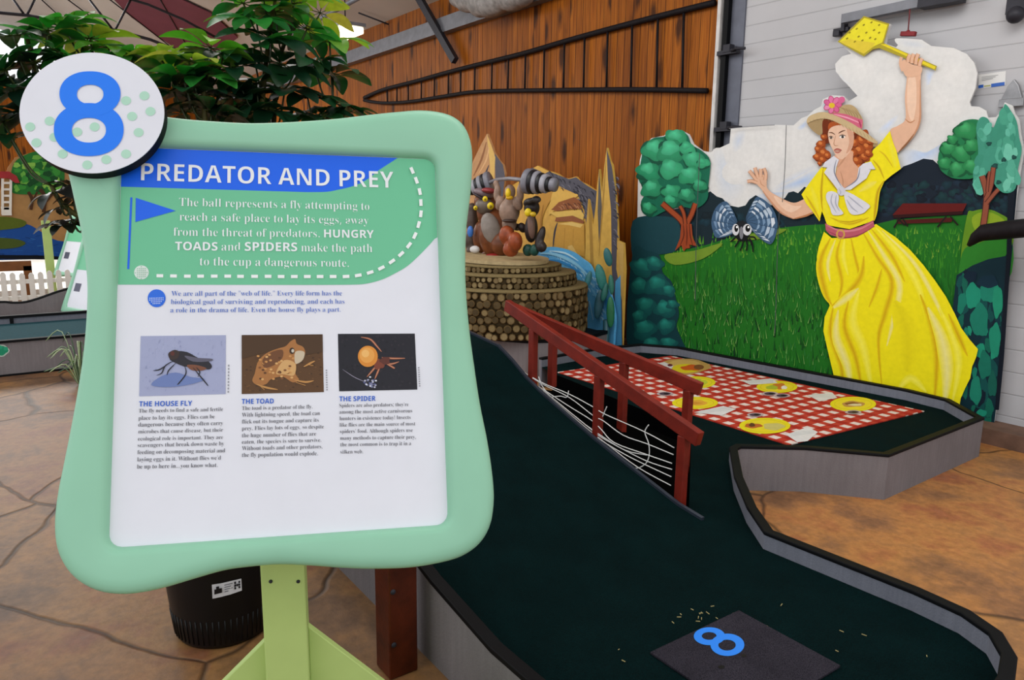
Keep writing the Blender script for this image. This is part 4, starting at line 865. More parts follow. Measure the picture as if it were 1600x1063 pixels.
cutout('spire_cutout', 'tallest yellow and grey painted rock spire cutouts beside the wooden wall', 4.63,
       [(914, 470), (914, 405), (916, 350), (919, 311), (924, 340), (927, 352), (931, 320), (933, 290), (936, 264), (939, 290), (941, 300), (944, 262), (948, 231), (952, 250), (956, 258), (960, 290), (964, 346), (965, 376), (974, 380), (976, 420), (974, 480), (974, 545), (955, 545), (920, 500)], '#c99f48',
       [('p', [(948, 233), (956, 260), (961, 295), (965, 350), (963, 420), (972, 470), (973, 545), (962, 545), (956, 420), (955, 330), (950, 280)], '#4d4a54'), ('p', [(919, 313), (925, 345), (928, 420), (923, 420), (921, 360)], '#a57f3c'), ('p', [(936, 266), (939, 300), (941, 330), (936, 380), (934, 330)], '#5c5752'), ('s', [(947, 250), (942, 320), (936, 400)], 2.4, '#a57f3c'), ('h', (957, 330, 964, 330), ['#6e6b78', '#34333c'], 60, 34, 9),
        ('p', [(966, 378), (975, 382), (974, 470), (968, 440)], '#bf9a55'), ('p', [(962, 440), (970, 430), (972, 545), (958, 545)], '#4b93bd')], 'mountain cutout')
cutout('water_cutout', 'bright blue painted water cutout flowing past the log wall', 4.58,
       [(838, 400), (846, 390), (858, 386), (876, 388), (894, 394), (908, 404), (921, 414), (930, 432), (944, 440), (956, 470), (958, 512), (920, 506), (880, 470), (838, 430)], '#58a8d9',
       [('h', (850, 398, 935, 445), ['#a8d8ee', '#7fc4e6', '#3f93cc', '#cdeaf5'], 16, 90, 31), ('h', (925, 450, 950, 500), ['#a8d8ee', '#7fc4e6', '#3f93cc'], 20, 40, 32), ('s', [(845, 396), (870, 398), (900, 412), (925, 436)], 5, '#8cc8e6'), ('s', [(850, 406), (880, 410), (910, 428)], 4, '#2f83c0'), ('s', [(860, 392), (885, 396), (905, 408)], 3, '#b9e0f0'), ('s', [(925, 450), (935, 470), (940, 505)], 4, '#78bfe4'), ('s', [(935, 446), (948, 470), (952, 505)], 5, '#2f83c0'), ('s', [(922, 470), (928, 500)], 4, '#9fd2ec')], 'water cutout', True, None, 505)
# cactus
CT = thing('cactus_cutout', at_y(944, 510, 4.50), 'blue-green prickly cactus with paddle pads before the blue water', 'cactus')
CT.location.z = .0
for (x, y, rx, rz, t, c) in ((950, 402, 6.5, 15, -.25, '#2a6a6c'), (939, 434, 8, 22, -.25, '#2f7a72'), (919, 437, 5, 14, .25, '#3b7f86'), (936, 475, 7, 24, .12, '#27525e'), (945, 457, 5, 15, .2, '#2b6b62'), (955, 445, 4.5, 16, -.1, '#2d6f60'), (954, 488, 6.5, 25, -.04, '#1f6a45')):
    m = MB(); fb(m, 4.50, x, y, rx, rz, 3, -t, c); m.build('cactus_pad', MAT['fig'], CT)
m = MB(); q = at_y(948, 500, 4.50); m.tube([q, (q[0], q[1], .0)], .03, 8, lin('#27525e')); m.build('stem', MAT['fig'], CT)

# log walled round platform
PZ2 = .355
pq = [at_z(x, y, PZ2) for x, y in ((690, 505), (745, 521), (781, 528), (822, 531), (870, 530), (919, 525), (950, 516))]
pq += [np.array([-4.9, 4.42, PZ2]), np.array([-6.4, 4.42, PZ2])]
RP = thing('round_platform', (-5.45, 3.85, 0), 'grey carpeted low platform with black top under the log wall', 'platform')
m = MB(); m.prism([(p[0], p[1], PZ2-.03) for p in pq], (0, 0, -(PZ2-.03))); m.build('skirt', MAT['side'], RP)
m = MB(); c0 = np.mean(pq, axis=0); m.prism([c0+(p-c0)*1.012+np.array([0, 0, -.03]) for p in pq], (0, 0, .03)); m.build('black_top', MAT['black'], RP)
random.seed(21)
def log_tier(cx, cy, R, z0, z1, label, rows):
    T = thing('log_tier', (cx, cy, z0), label, 'log wall', 'round tiers of cut logs')
    m = MB(); m.lathe((cx, cy, z0), [(R, 0), (R, z1-z0-.012), (R-.02, z1-z0)], 64, lin('#4d3f2a')); m.build('core', MAT['logs'], T)
    m = MB(); h = (z1-z0)/rows; n = int(2*math.pi*R/(h*.98))
    for r in range(rows):
        for i in range(n):
            t = 2*math.pi*(i+.5*(r % 2)+random.uniform(-.2, .2))/n
            if math.sin(t-2.2) > .55: continue
            rr = h*.5*random.uniform(.8, 1.1); z = z0+h*(r+.5)+random.uniform(-.12, .12)*h; z = min(max(z, z0+rr*.9), z1-rr*.8)
            d = Vector((math.cos(t), math.sin(t), 0)); s = Vector((-math.sin(t), math.cos(t), 0)); c = Vector((cx, cy, z))+d*(R-.01); pr = random.uniform(.022, .045)
            cc = lin(random.choice(['#7d6b4c', '#857350', '#6a5a3f', '#8f7d5a', '#5b4d35', '#4d412d'])); dk = lin('#4a3a22'); K = 9; vs = []
            for (q, o) in ((1, 0), (1, pr), (.78, pr+.003)):
                for k in range(K):
                    a = 2*math.pi*k/K; vs.append(c+d*o+(s*math.cos(a)+Vector((0, 0, 1))*math.sin(a))*rr*q)
            m.add(vs, [(k, (k+1) % K, K+(k+1) % K, K+k) for k in range(K)], dk); m.add(vs, [(K+k, K+(k+1) % K, 2*K+(k+1) % K, 2*K+k) for k in range(K)], lin('#5f4c2f')); m.add(vs[2*K:], [list(range(K))], cc)
    m.build('log_ends', MAT['logs'], T)
    m = MB(); m.lathe((cx, cy, z1-.004), [(R+.02, 0), (R+.02, .014), (R-.05, .016)], 64, lin('#7a6a48')); m.build('rim_slab', MAT['logs'], T)
    return T
log_tier(-5.45, 3.85, .68, PZ2, .745, 'widest lowest round tier of cut log ends behind the red railing', 6)
log_tier(-5.47, 3.87, .57, .757, .855, 'middle round tier of cut log ends above the widest one', 2)
log_tier(-5.52, 3.89, .45, .867, .915, 'smallest top tier of cut log ends under the moulded animals', 1)
m = MB(); m.prism([np.array(p) for p in catmull([(-6.75, 3.85, .933), (-6.2, 3.62, .933), (-5.6, 3.50, .933), (-5.2, 3.66, .933), (-5.12, 3.95, .933), (-5.4, 4.25, .933), (-6.0, 4.4, .933), (-6.7, 4.4, .933)], True, 5)], (0, 0, .03)); prop(m.build('plank_slab', plain('pale_plank', '#a8946e', .7, var=.2, scale=20)), 'pale wooden slab the moulded animals stand on', 'slab')
FYY = 3.86
# large round animal with cap
A = thing('moulded_animal', at_y(772, 404, (FYY+.17)), 'big round brown moulded animal with grey belly and red cap', 'figure', None)
m = MB(); [fb(m, (FYY+.17), *q) for q in ((774, 366, 27, 38, 20), (764, 330, 20, 26, 16), (757, 316, 17, 16, 14), (752, 370, 14, 26, 12), (785, 382, 18, 20, 16), (762, 397, 10, 6, 10), (783, 398, 9, 6, 10))]
m.col = lin('#6d3a1c'); m.c = [lin('#6a391e')]*len(m.c); o = m.build('body', plain('brown_figure_paint', '#6b3a1d', .4, var=.3, scale=14), A, remesh=.014)
m = MB(); fb(m, (FYY+.17)-.09, 767, 357, 15, 25, 7, .3, '#8d837c'); m.build('belly_patch', MAT['fig'], A)
m = MB(); fb(m, (FYY+.17)-.09, 757, 322, 15, 13, 12, 0, '#6d6157'); m.build('muzzle', MAT['fig'], A)
m = MB(); fb(m, (FYY+.17)-.1, 756, 302, 17, 7, 14, -.25, '#7a6a70'); fb(m, (FYY+.17)-.12, 750, 308, 14, 3, 14, -.5, '#3a3038'); fb(m, (FYY+.17)-.11, 764, 298, 12, 4.5, 12, -.1, '#8a3336'); m.build('cap', MAT['fig'], A)
for (x, y, r) in ((758, 311, 4.2), (766.5, 322, 5.5), (743, 325, 3.4)): m = MB(); fb(m, (FYY+.17)-.19, x, y, r, r*1.05, r*.8, 0, '#e0c616'); fb(m, (FYY+.17)-.215, x, y+.5, r*.4, r*.4, r*.5, 0, '#8a7410'); m.build('yellow_spot', MAT['fig'], A)
m = MB(); fb(m, (FYY+.17)-.07, 771, 400, 13, 4, 8, 0, '#8c1f1d'); m.build('red_shoe', MAT['fig'], A)
# weight lifter
B = thing('moulded_animal', at_y(800, 404, (FYY-.04)+.03), 'tan moulded animal lifting a striped barbell overhead', 'figure', None)
bm_ = MB(); [fb(bm_, (FYY-.04)+.02, *q) for q in ((796, 330, 17, 20, 13), (796, 350, 12, 14, 10), (782, 318, 8, 12, 8, -.35), (777, 302, 6, 14, 6, -.1), (775, 287, 5, 6, 5), (809, 318, 8, 12, 8, .35), (813, 302, 6, 14, 6, .1), (815, 287, 5, 6, 5), (797, 300, 9, 12, 9), (796, 314, 8, 8, 8))]
bm_.build('body', plain('tan_figure_paint', '#8f7565', .4, var=.25, scale=16), B, remesh=.012)
m = MB(); [fb(m, (FYY-.04)-.03, *q) for q in ((792, 368, 13, 16, 12), (805, 378, 12, 16, 12), (798, 390, 13, 12, 10))]; m.build('legs', plain('rust_figure_paint', '#8a4020', .4, var=.3, scale=16), B, remesh=.012)
m = MB(); fb(m, (FYY-.04)-.06, 794, 302, 4.5, 8, 6, 0, '#e0bd16'); fb(m, (FYY-.04)-.05, 796, 309, 6, 3.5, 5, 0, '#d2a21a'); m.build('beak', MAT['fig'], B)
m = MB(); fb(m, (FYY-.04)-.02, 796, 345, 12, 3, 10, 0, '#3a2a24'); m.build('belt', MAT['fig'], B)
BB = thing('barbell', at_y(796, 281, (FYY-.04)-.03), 'grey barbell with black striped weights held above the moulded animals', 'barbell')
p0, p1 = Vector(at_y(752, 290, (FYY+.30))), Vector(at_y(823, 283, (FYY-.04)-.03)); d = (p1-p0).normalized()
m = MB(); m.tube([p0, at_y(776, 281, (FYY+.1)), at_y(796, 279, (FYY-.04)-.03), at_y(814, 281, (FYY-.04)-.03), p1], .017, 8, lin('#7f7d84')); m.build('bar', MAT['fig'], BB)
def weight(c, ax, sg):
    R = Vector((0, 0, 1)).rotation_difference(ax).to_matrix()
    for k, (r, h, cc) in enumerate(((.105, .05, '#77767f'), (.1, .035, '#15151a'), (.094, .04, '#8d8c95'), (.085, .03, '#15151a'), (.078, .045, '#9b9aa3'), (.062, .03, '#15151a'), (.055, .05, '#7d7c85'))):
        m = MB(); m.lathe(c, [(r*.96, 0), (r, h*.2), (r, h*.8), (r*.94, h)], 24, lin(cc), R); m.build('weight_disc', MAT['fig'], BB); c = c+ax*h
weight(Vector(at_y(822, 283, (FYY-.04)-.03)), (RH*.86-FH*.48+Vector((0, 0, -.12))).normalized(), 1)
weight(Vector(at_y(768, 284, (FYY+.24))), (RH*-.9+FH*.25+Vector((0, 0, -.32))).normalized(), 1)
# dark animal
D = thing('moulded_animal', at_y(831, 404, (FYY+.06)+.0), 'dark moulded animal with yellow beak and green trousers at the right', 'figure', None)
m = MB(); [fb(m, (FYY+.06), *q) for q in ((831, 325, 13, 14, 12), (830, 358, 11, 22, 10), (844, 372, 7, 20, 7, -.3), (846, 386, 9, 9, 8), (816, 356, 7, 9, 7, .6), (808, 355, 8, 6, 7))]
m.build('body', plain('dark_figure_paint', '#2e2523', .35, var=.4, scale=18), D, remesh=.012)
m = MB(); [fb(m, (FYY+.06)-.05, *q) for q in ((829, 314, 12, 5, 9, .2), (838, 312, 8, 6, 7), (822, 318, 5, 5, 5))]; m.build('hair', plain('grey_black_hair_paint', '#3d3a3a', .4, var=.5, scale=30), D, remesh=.01)
m = MB(); fb(m, (FYY+.06)-.1, 825, 332, 5.5, 6.5, 5, 0, '#e0c41a'); fb(m, (FYY+.06)-.1, 833, 335, 5, 4, 4, 0, '#c9a51a'); m.build('beak', MAT['fig'], D)
m = MB(); fb(m, (FYY+.06)-.06, 830, 352, 6, 22, 6, .1, '#6d5348'); m.build('chest', MAT['fig'], D)
m = MB(); [fb(m, (FYY+.06)-.03, *q) for q in ((825, 391, 9, 10, 8), (835, 391, 8, 10, 8))]; m.build('trousers', plain('green_figure_paint', '#173f36', .4, var=.3), D, remesh=.012)
# small one at the left
E_ = thing('moulded_animal', at_y(737, 404, (FYY+.20)-.05), 'small moulded animal with blue disc half hidden behind the sign frame', 'figure', None)
m = MB(); [fb(m, (FYY+.20)-.05, *q) for q in ((738, 345, 10, 26, 10), (736, 376, 11, 18, 10), (739, 392, 11, 8, 9), (738, 326, 9, 9, 8))]; m.build('body', plain('grey_brown_figure_paint', '#4f4038', .4, var=.3), E_, remesh=.012)
m = MB(); fb(m, (FYY+.20)-.16, 735, 362, 5, 9, 4, 0, '#3d74c4'); m.build('blue_disc', MAT['fig'], E_)
m = MB(); fb(m, (FYY+.20)-.16, 742, 390, 8, 6, 6, 0, '#d3d0cf'); m.build('white_glove', MAT['fig'], E_)
# ------------------------------------------------------------------ the big information sign
def sign_axes(az, tilt, roll):
    n = np.array([math.cos(az)*math.cos(tilt), math.sin(az)*math.cos(tilt), math.sin(tilt)]); a = np.array([-math.sin(az), math.cos(az), 0]); b = np.cross(n, a)
    return math.cos(roll)*a+math.sin(roll)*b, -math.sin(roll)*a+math.cos(roll)*b, n
sa, sb, sn = sign_axes(-.388, .3486, -.0168)
SP = Plane(at_depth(446.9, 526.6, 1.45), sa, sb)
def resample(poly, n):
    poly = [np.array(p) for p in poly]; L = [0]
    for i in range(len(poly)): L.append(L[-1]+np.linalg.norm(poly[(i+1) % len(poly)]-poly[i]))
    return poly
def ray_hit(poly, th):
    d = np.array([math.cos(th), math.sin(th)]); best = 0
    for i in range(len(poly)):
        p = poly[i]; e = poly[(i+1) % len(poly)]-p; den = d[0]*e[1]-d[1]*e[0]
        if abs(den) < 1e-12: continue
        t = (p[0]*e[1]-p[1]*e[0])/den; u = (p[0]*d[1]-p[1]*d[0])/den
        if t > 0 and -1e-9 <= u <= 1+1e-9: best = max(best, t)
    return d*best
def rrect(w, h, r, n=8):
    o = []
    for cx, cy, a0 in ((w/2-r, h/2-r, 0), (-w/2+r, h/2-r, 90), (-w/2+r, -h/2+r, 180), (w/2-r, -h/2+r, 270)):
        for k in range(n+1): a = math.radians(a0+90*k/n); o.append(np.array([cx+r*math.cos(a), cy+r*math.sin(a)]))
    return o
def inset(poly, d):
    n = len(poly); o = []; W = 5 if n > 200 else 1
    for i in range(n):
        t = poly[(i+W) % n]-poly[i-W]; t = t/(np.linalg.norm(t)+1e-9); o.append(poly[i]+np.array([-t[1], t[0]])*d)
    return o
def frame_ring(mb, pl, outer, inner, N=420):
    ths = [2*math.pi*k/N for k in range(N)]
    O = [ray_hit(outer, t) for t in ths]; I = [ray_hit(inner, t) for t in ths]; N = len(ths)
    rings = []
    for d, h in ((.012, -.034), (.002, -.03), (0, -.02), (0, -.004), (.003, .006), (.009, .0125), (.018, .0165), (.028, .018)): rings.append([pl.P(p, h) for p in inset(O, d)])
    for d, h in ((-.016, .018), (-.009, .016), (-.004, .011), (-.001, .004), (0, -.006), (0, -.034)): rings.append([pl.P(p, h) for p in inset(I, d)])
    R = len(rings); vs = [p for r in rings for p in r]
    mb.add(vs, [(r*N+i, r*N+(i+1) % N, ((r+1) % R)*N+(i+1) % N, ((r+1) % R)*N+i) for r in range(R) for i in range(N)], None, True)
PW, PH = .5992, .7449
outl = [(64, 190), (82, 172), (110, 165), (150, 168), (200, 173), (255, 178), (300, 183), (380, 188), (430, 187.5), (480, 185), (530, 181), (580, 175), (620, 171), (655, 168.5), (685, 171), (710, 179), (728, 195), (738, 220), (740, 250), (737, 300), (731, 350), (729, 400), (730, 450), (735, 510), (743, 570), (752, 630), (764, 690), (772, 745), (774, 785), (768, 822), (752, 850), (725, 870), (690, 881), (640, 889), (580, 891), (530, 889), (480, 885.5), (435, 884), (395, 887), (350, 893), (300, 907), (260, 919), (220, 928), (185, 931), (150, 926), (120, 911), (98, 888), (84, 855), (81, 815), (86, 770), (95, 725), (106, 670), (117, 610), (126, 550), (131, 490), (132, 440), (128, 395), (121, 350), (112, 310), (103, 270), (94, 240), (74, 215)]
FH_ = .012
outer = [SP.uv(x, y, FH_) for x, y in catmull(outl, True, 4)][::-1]
inner = rrect(PW, PH, .022)
SGN = thing('information_sign', (SP.o[0]-.04, SP.o[1]+.0, 0), 'large mint green framed information sign on a lime post in the foreground', 'sign')
m = MB(); frame_ring(m, SP, outer, inner); m.build('frame', MAT['signgreen'], SGN)
m = MB(); m.prism([SP.P(p, -.0) for p in rrect(PW+.004, PH+.004, .022)], -SP.n*.02); PNL = m.build('panel', MAT['white'], SGN)
m = MB(); m.prism([SP.P(p*.93, -.021) for p in outer[::3]], -SP.n*.008); m.build('back_panel', MAT['signgreen'], SGN)
GRN, BLU, TXT = '#6fc398', '#1a66ee', '#eef0f2'
def k2(x, y): return (160+x*.35, 180+y*.35)
def k3(x, y): return (160+x/2.4714, 430+y/2.4714)
S = Paint(SP, .0004, .0001)
uvc = [np.array(p) for p in rrect(PW, PH, .022)]
# green field: clipped to the rounded panel at the top
top = [p for p in uvc if p[1] > .2]
low = [SP.uv(*p) for p in catmull([(681, 371), (667, 387), (639, 414), (616, 428), (597, 437), (575, 443), (552, 445), (480, 445.5)], False, 4)]
low[0][0] = PW/2
lowL = np.array([-PW/2, SP.uv(182, 445)[1]])
S.polyuv([*top, lowL, *low[::-1]], GRN)
bl = [SP.uv(*p) for p in catmull([(592, 266), (576, 279), (562, 287), (545, 293), (527, 297), (510, 300), (480, 300.5)], False, 3)]
tp = SP.uv(612, 245); tl = [p for p in top if p[0] < 0]
S.polyuv([np.array([tp[0]+.012, PH/2]), *tl, np.array([-PW/2, SP.uv(190, 292)[1]]), *bl[::-1]], BLU)
S.build('printed_fields', MAT['pprint'], PNL)
S = Paint(SP, .001, .0001)
S.stroke([k2(130, 368), k2(116, 688)], 3.2, BLU, sm=False, taper=False); S.poly([k2(150, 370), k2(328, 428), k2(148, 478)], BLU)
S.build('flag_print', MAT['pprint'], PNL)
S = Paint(SP, .001, .0001); S.ell(*k2(175, 703), 11.5, 11, '#dfe8e2', n=28)
for i in range(-3, 4):
    for j in range(-3, 4):
        if i*i+j*j < 10: S.ell(*k2(175+i*9, 705+j*9), .95, .95, '#8fbfa2', n=6)
S.build('white_golf_ball_print', MAT['pprint'], PNL); S = Paint(SP, .001, .0001)
S.ell(*k3(210, 90), 14, 14, '#2b6de0', n=28)
for i in range(-4, 5):
    for j in range(0, 4):
        if abs(i) < 5-j*.9: S.ell(*k3(210+i*6.5, 90+j*7), .9, .9, '#cfe0fb', n=6)
S.build('blue_golf_ball_print', MAT['pprint'], PNL)
S = Paint(SP, .001, .0001)
dash = [(257, 718), (318, 719), (380, 720), (439, 720), (500, 720), (560, 720), (617, 721), (680, 721), (740, 721), (798, 722), (857, 722), (915, 722), (972, 722), (1030, 722), (1088, 722), (1142, 717), (1195, 704), (1245, 684), (1292, 655), (1333, 622), (1368, 583), (1394, 540), (1411, 491), (1421, 443), (1421, 393), (1416, 344), (1401, 294), (1382, 250)]
for i, p in enumerate(dash):
    a = np.array(dash[max(0, i-1)]); b = np.array(dash[min(len(dash)-1, i+1)]); d = (b-a)/np.linalg.norm(b-a)*15; q = np.array(p); S.stroke([k2(*(q-d)), k2(*(q+d))], 5.0, '#f1f3f2', sm=False, taper=False)
S.build('dashed_path_print', MAT['pprint'], PNL)
h = .0018
m = MB(); text_into(m, SP, h, 'PREDATOR AND PREY', *k2(173, 293), *k2(1300, 327), TXT, vs=1.08, boff=-.006); m.build('title_lettering', MAT['pprint'], PNL)
m = MB()
for t, a, b, bold in (('The ball represents a fly attempting to', (343, 407), (1192, 425), False), ('reach a safe place to lay its eggs, away', (345, 472), (1188, 488), False), ('from the threat of predators.', (318, 540), (970, 547), False), ('HUNGRY', (990, 547), (1212, 550), True), ('TOADS', (325, 604), (515, 606), True), ('and', (532, 606), (617, 607), False), ('SPIDERS', (636, 607), (870, 609), True), ('make the path', (888, 610), (1205, 613), False), ('to the cup a dangerous route.', (435, 672), (1100, 679), False)): text_into(m, SP, h, t, *k2(*a), *k2(*b), TXT, bold, 1.0 if bold else 1.12, -.0095)
m.build('intro_lettering', MAT['pprint'], PNL)
m = MB()
for t, a, b in (('We are all part of the "web of life." Every life form has the', (267, 81), (925, 79)), ('biological goal of surviving and reproducing, and each has', (265, 113), (935, 111)), ('a role in the drama of life. Even the house fly plays a part.', (263, 145), (920, 142))): text_into(m, SP, h, t, *k3(*a), *k3(*b), '#4a6fc4', False, 1.1)
m.build('paragraph_lettering', MAT['pprint'], PNL)
m = MB()
for t, a, b in (('THE HOUSE FLY', (142, 508), (347, 505)), ('THE TOAD', (538, 498), (662, 496)), ('THE SPIDER', (915, 488), (1055, 486))): text_into(m, SP, h, t, *k3(*a), *k3(*b), '#2b62c8', True, 1.1)
m.build('heading_lettering', MAT['pprint'], PNL)
cols = [(['The fly needs to find a safe and fertile', 'place to lay its eggs. Flies can be', 'dangerous because they often carry', 'microbes that cause disease, but their', 'ecological role is important. They are', 'scavengers that break down waste by', 'feeding on decomposing material and', "laying eggs in it. Without flies we'd", 'be up to here in...you know what.'], [532, 560, 586, 612, 640, 665, 692, 720, 748], [141, 140, 139, 139, 138, 137, 136, 135, 134], [466, 434, 466, 466, 466, 470, 474, 458, 445], -7),
        (['The toad is a predator of the fly.', 'With lightning speed, the toad can', 'flick out its tongue and capture its', 'prey. Flies lay lots of eggs, so despite', 'the huge number of flies that are', 'eaten, the species is sure to survive.', 'Without toads and other predators,', 'the fly population would explode.'], [522, 548, 574, 600, 627, 652, 677, 703], [539]*8, [812, 840, 835, 855, 825, 845, 850, 832], -8),
        (["Spiders are also predators; they're", 'among the most active carnivorous', 'hunters in existence today! Insects', 'like flies are the main source of most', "spiders' food. Although spiders use", 'many methods to capture their prey,', 'the most common is to trap it in a', 'silken web.'], [511, 536, 561, 586, 611, 637, 662, 690], [915, 915, 916, 916, 917, 918, 919, 919], [1182, 1196, 1190, 1208, 1198, 1210, 1192, 1006], -6)]
for L, ys, x0, x1, dy in cols:
    m = MB()
    for t, y, a, b in zip(L, ys, x0, x1): text_into(m, SP, h, t, *k3(a, y), *k3(b, y+dy*(b-a)/330), '#56565e', False, 1.15)
    m.build('column_lettering', MAT['pprint'], PNL)
# three printed photographs
def lerpq(Q, u, v): Q = [np.array(q) for q in Q]; return (Q[0]*(1-u)+Q[1]*u)*(1-v)+(Q[3]*(1-u)+Q[2]*u)*v
def photo(Q, bg, draw, label):
    S = Paint(SP, .0006, .00008); S.poly(Q, bg)
    draw(lambda u, v: tuple(lerpq(Q, u, v)), S); return S.build('photograph_print', MAT['paint'] if False else MAT['pprint'], PNL, label)
def d_fly(q, S):
    random.seed(2)
    for k in range(260):
        u, v = random.random()*.96+.02, random.random()*.94+.03; S.stroke([q(u, v), q(min(.99, u+.01), max(.01, min(.99, v+random.uniform(-.05, .03))))], 1.6, random.choice(['#9aa0c2', '#b4b8d2', '#8a90b8', '#a9adcc']), same=True, sm=False)
    def P(*pts): return [q(*p) for p in pts]
    S.poly(P((.14, .82), (.25, .68), (.42, .62), (.6, .7), (.76, .74), (.6, .82), (.35, .86)), '#6d7fb4', True)
    S.poly(P((.35, .3), (.42, .26), (.55, .28), (.68, .38), (.78, .42), (.84, .52), (.8, .58), (.66, .54), (.52, .52), (.42, .46), (.35, .4)), '#26222a', True)
    S.poly(P((.52, .34), (.68, .38), (.84, .4), (.82, .44), (.62, .44)), '#5d5a6a', True); S.poly(P((.55, .5), (.66, .5), (.78, .56), (.7, .6), (.6, .58)), '#7a4a34', True)
    S.poly(P((.33, .3), (.4, .24), (.46, .28), (.44, .38), (.36, .4)), '#3a2a26', True); S.ell(*q(.38, .3), 3.2, 3.4, '#5a2a22')
    for pts in (((.4, .42), (.3, .5), (.26, .62), (.2, .66)), ((.42, .46), (.34, .58), (.32, .66)), ((.52, .5), (.54, .64), (.46, .8), (.44, .82)), ((.62, .54), (.7, .68), (.78, .82), (.8, .86)), ((.66, .54), (.7, .62), (.68, .7)), ((.36, .44), (.24, .56), (.16, .58))): S.stroke(P(*pts), 1.9, '#1c1a20')
def d_toad(q, S):
    random.seed(4)
    def P(*pts): return [q(*p) for p in pts]
    for k in range(160): u, v = random.random()*.94+.03, random.random()*.94+.03; S.ell(*q(u, v), 2, 1, random.choice(['#4f3216', '#6b4823', '#5a3a1a', '#3f2812']), same=True, n=6)
    S.poly(P((.0, .0), (1, .0), (1, .3), (.6, .4), (.3, .3), (0, .4)), '#4a3016')
    S.poly(P((.16, .66), (.2, .46), (.3, .32), (.44, .24), (.54, .2), (.6, .12), (.66, .08), (.68, .16), (.76, .22), (.78, .34), (.72, .46), (.66, .54), (.66, .68), (.7, .78), (.62, .82), (.5, .72), (.36, .76), (.3, .84), (.2, .86), (.13, .78)), '#a86f3a', True)
    S.poly(P((.26, .42), (.36, .3), (.5, .26), (.5, .4), (.4, .52), (.28, .56)), '#6f4424', True); S.poly(P((.52, .44), (.66, .5), (.64, .7), (.52, .68), (.42, .66)), '#d1a368', True); S.poly(P((.66, .3), (.77, .3), (.75, .44), (.66, .5)), '#c9b79c', True)
    for k in range(40): u, v = random.uniform(.18, .64), random.uniform(.34, .76); S.ell(*q(u, v), 2.4, 1.7, random.choice(['#7a4a24', '#c98f50', '#5d3819', '#d8a768']), same=True, n=8)
    S.ell(*q(.62, .28), 4, 5, '#3a2412'); S.ell(*q(.63, .28), 2.2, 2.8, '#c9c0b0')
    for pts in (((.18, .84), (.3, .9), (.44, .94)), ((.64, .78), (.78, .82), (.88, .8)), ((.66, .82), (.78, .88)), ((.76, .56), (.84, .5), (.9, .46)), ((.8, .52), (.88, .54)), ((.2, .84), (.28, .94))): S.stroke(P(*pts), 3, '#c08a4c')
def d_spider(q, S):
    random.seed(6)
    def P(*pts): return [q(*p) for p in pts]
    for k in range(120): u, v = random.random()*.94+.03, random.random()*.94+.03; S.ell(*q(u, v), 2, 2, random.choice(['#1d1a24', '#141019', '#251f28']), same=True, n=6)
    S.stroke(P((.05, .62), (.2, .76), (.36, .86)), .9, '#9a94a8')
    for pts in (((.3, .06), (.42, .1), (.5, .22), (.56, .32)), ((.56, .42), (.7, .44), (.86, .44)), ((.54, .48), (.66, .54), (.78, .5)), ((.5, .54), (.44, .64), (.36, .76)), ((.54, .56), (.5, .68), (.46, .8)), ((.58, .5), (.7, .6), (.72, .62))): S.stroke(P(*pts), 3.4, '#8a4a32'); S.stroke(P(*pts), 1.4, '#c98a68')
    S.ell(*q(.52, .54), 9, 8, '#7a3a26', wob=.2); S.ell(*q(.6, .48), 8, 6, '#5d2c20', wob=.2)
    S.ell(*q(.38, .4), 15.5, 16.5, '#d98a30', n=28); S.ell(*q(.37, .38), 11.5, 12, '#e5a04a', n=24); S.ell(*q(.35, .35), 6, 6, '#efb86a', n=16)
    for k in range(26): u, v = random.gauss(.41, .035), random.gauss(.87, .04); S.ell(*q(u, min(.96, v)), 1.8, 1.4, random.choice(['#b9b8cc', '#7d7fa0', '#dcdce8', '#565a86']), same=True, n=6)
photo([(220, 525.5), (353, 524), (352.6, 616), (217.5, 619.5)], '#a3a8c8', d_fly, 'printed photograph of a house fly on pale stone')
photo([(377.7, 524), (504, 522.7), (506, 613), (377.7, 616)], '#5a3a1a', d_toad, 'printed photograph of a tan toad on brown ground')
photo([(528, 522), (648, 521.5), (652, 609), (530, 611.7)], '#191620', d_spider, 'printed photograph of an orange spider on black')
S = Paint(SP, .0006)
for x0, y0, x1, y1 in ((357.5, 570, 356.8, 616), (510, 578, 511, 612), (654, 574, 655.5, 606)):
    for k in range(9): f = k/9; g = f+.07; S.stroke([(x0+(x1-x0)*f, y0+(y1-y0)*f), (x0+(x1-x0)*g, y0+(y1-y0)*g)], 2.2, '#9d9da4', sm=False, taper=False)
S.build('credit_print', MAT['pprint'], PNL)
# number disc
DH = .046; dc = SP.uv(143.5, 176.5, DH)
def dpx(x, y, h=DH): return SP.px(x, y, h)
ring_ = [(143.5+113.2*math.cos(2*math.pi*k/96), 176.5+94.3*math.sin(2*math.pi*k/96)) for k in range(96)]
m = MB(); f = [SP.uv(x, y, DH) for x, y in ring_]; m.prism([SP.P(p, DH-.0015) for p in f], -SP.n*.026); DSC = m.build('number_disc', MAT['black'], SGN)
m = MB(); m.prism([SP.P(p, DH) for p in f], -SP.n*.0015); m.build('disc_face', MAT['white'], DSC)
DPL = Plane(SP.o+SP.n*DH, SP.a, SP.b); S = Paint(DPL, .0005, .0002)
for i_, (x, y) in enumerate(((645, 428), (563, 450), (672, 498), (590, 520), (619, 592), (563, 688), (475, 713), (390, 737), (280, 688), (163, 638), (135, 567), (222, 541), (243, 613), (345, 590), (423, 567))):
    S = Paint(DPL, .0005); S.ell(x/2.857, y/2.857, 7.8, 7.0, '#b3dcc6', n=24); S.build('mint_dot', MAT['pprint'], DSC)
S = Paint(DPL, .0012, .0002)
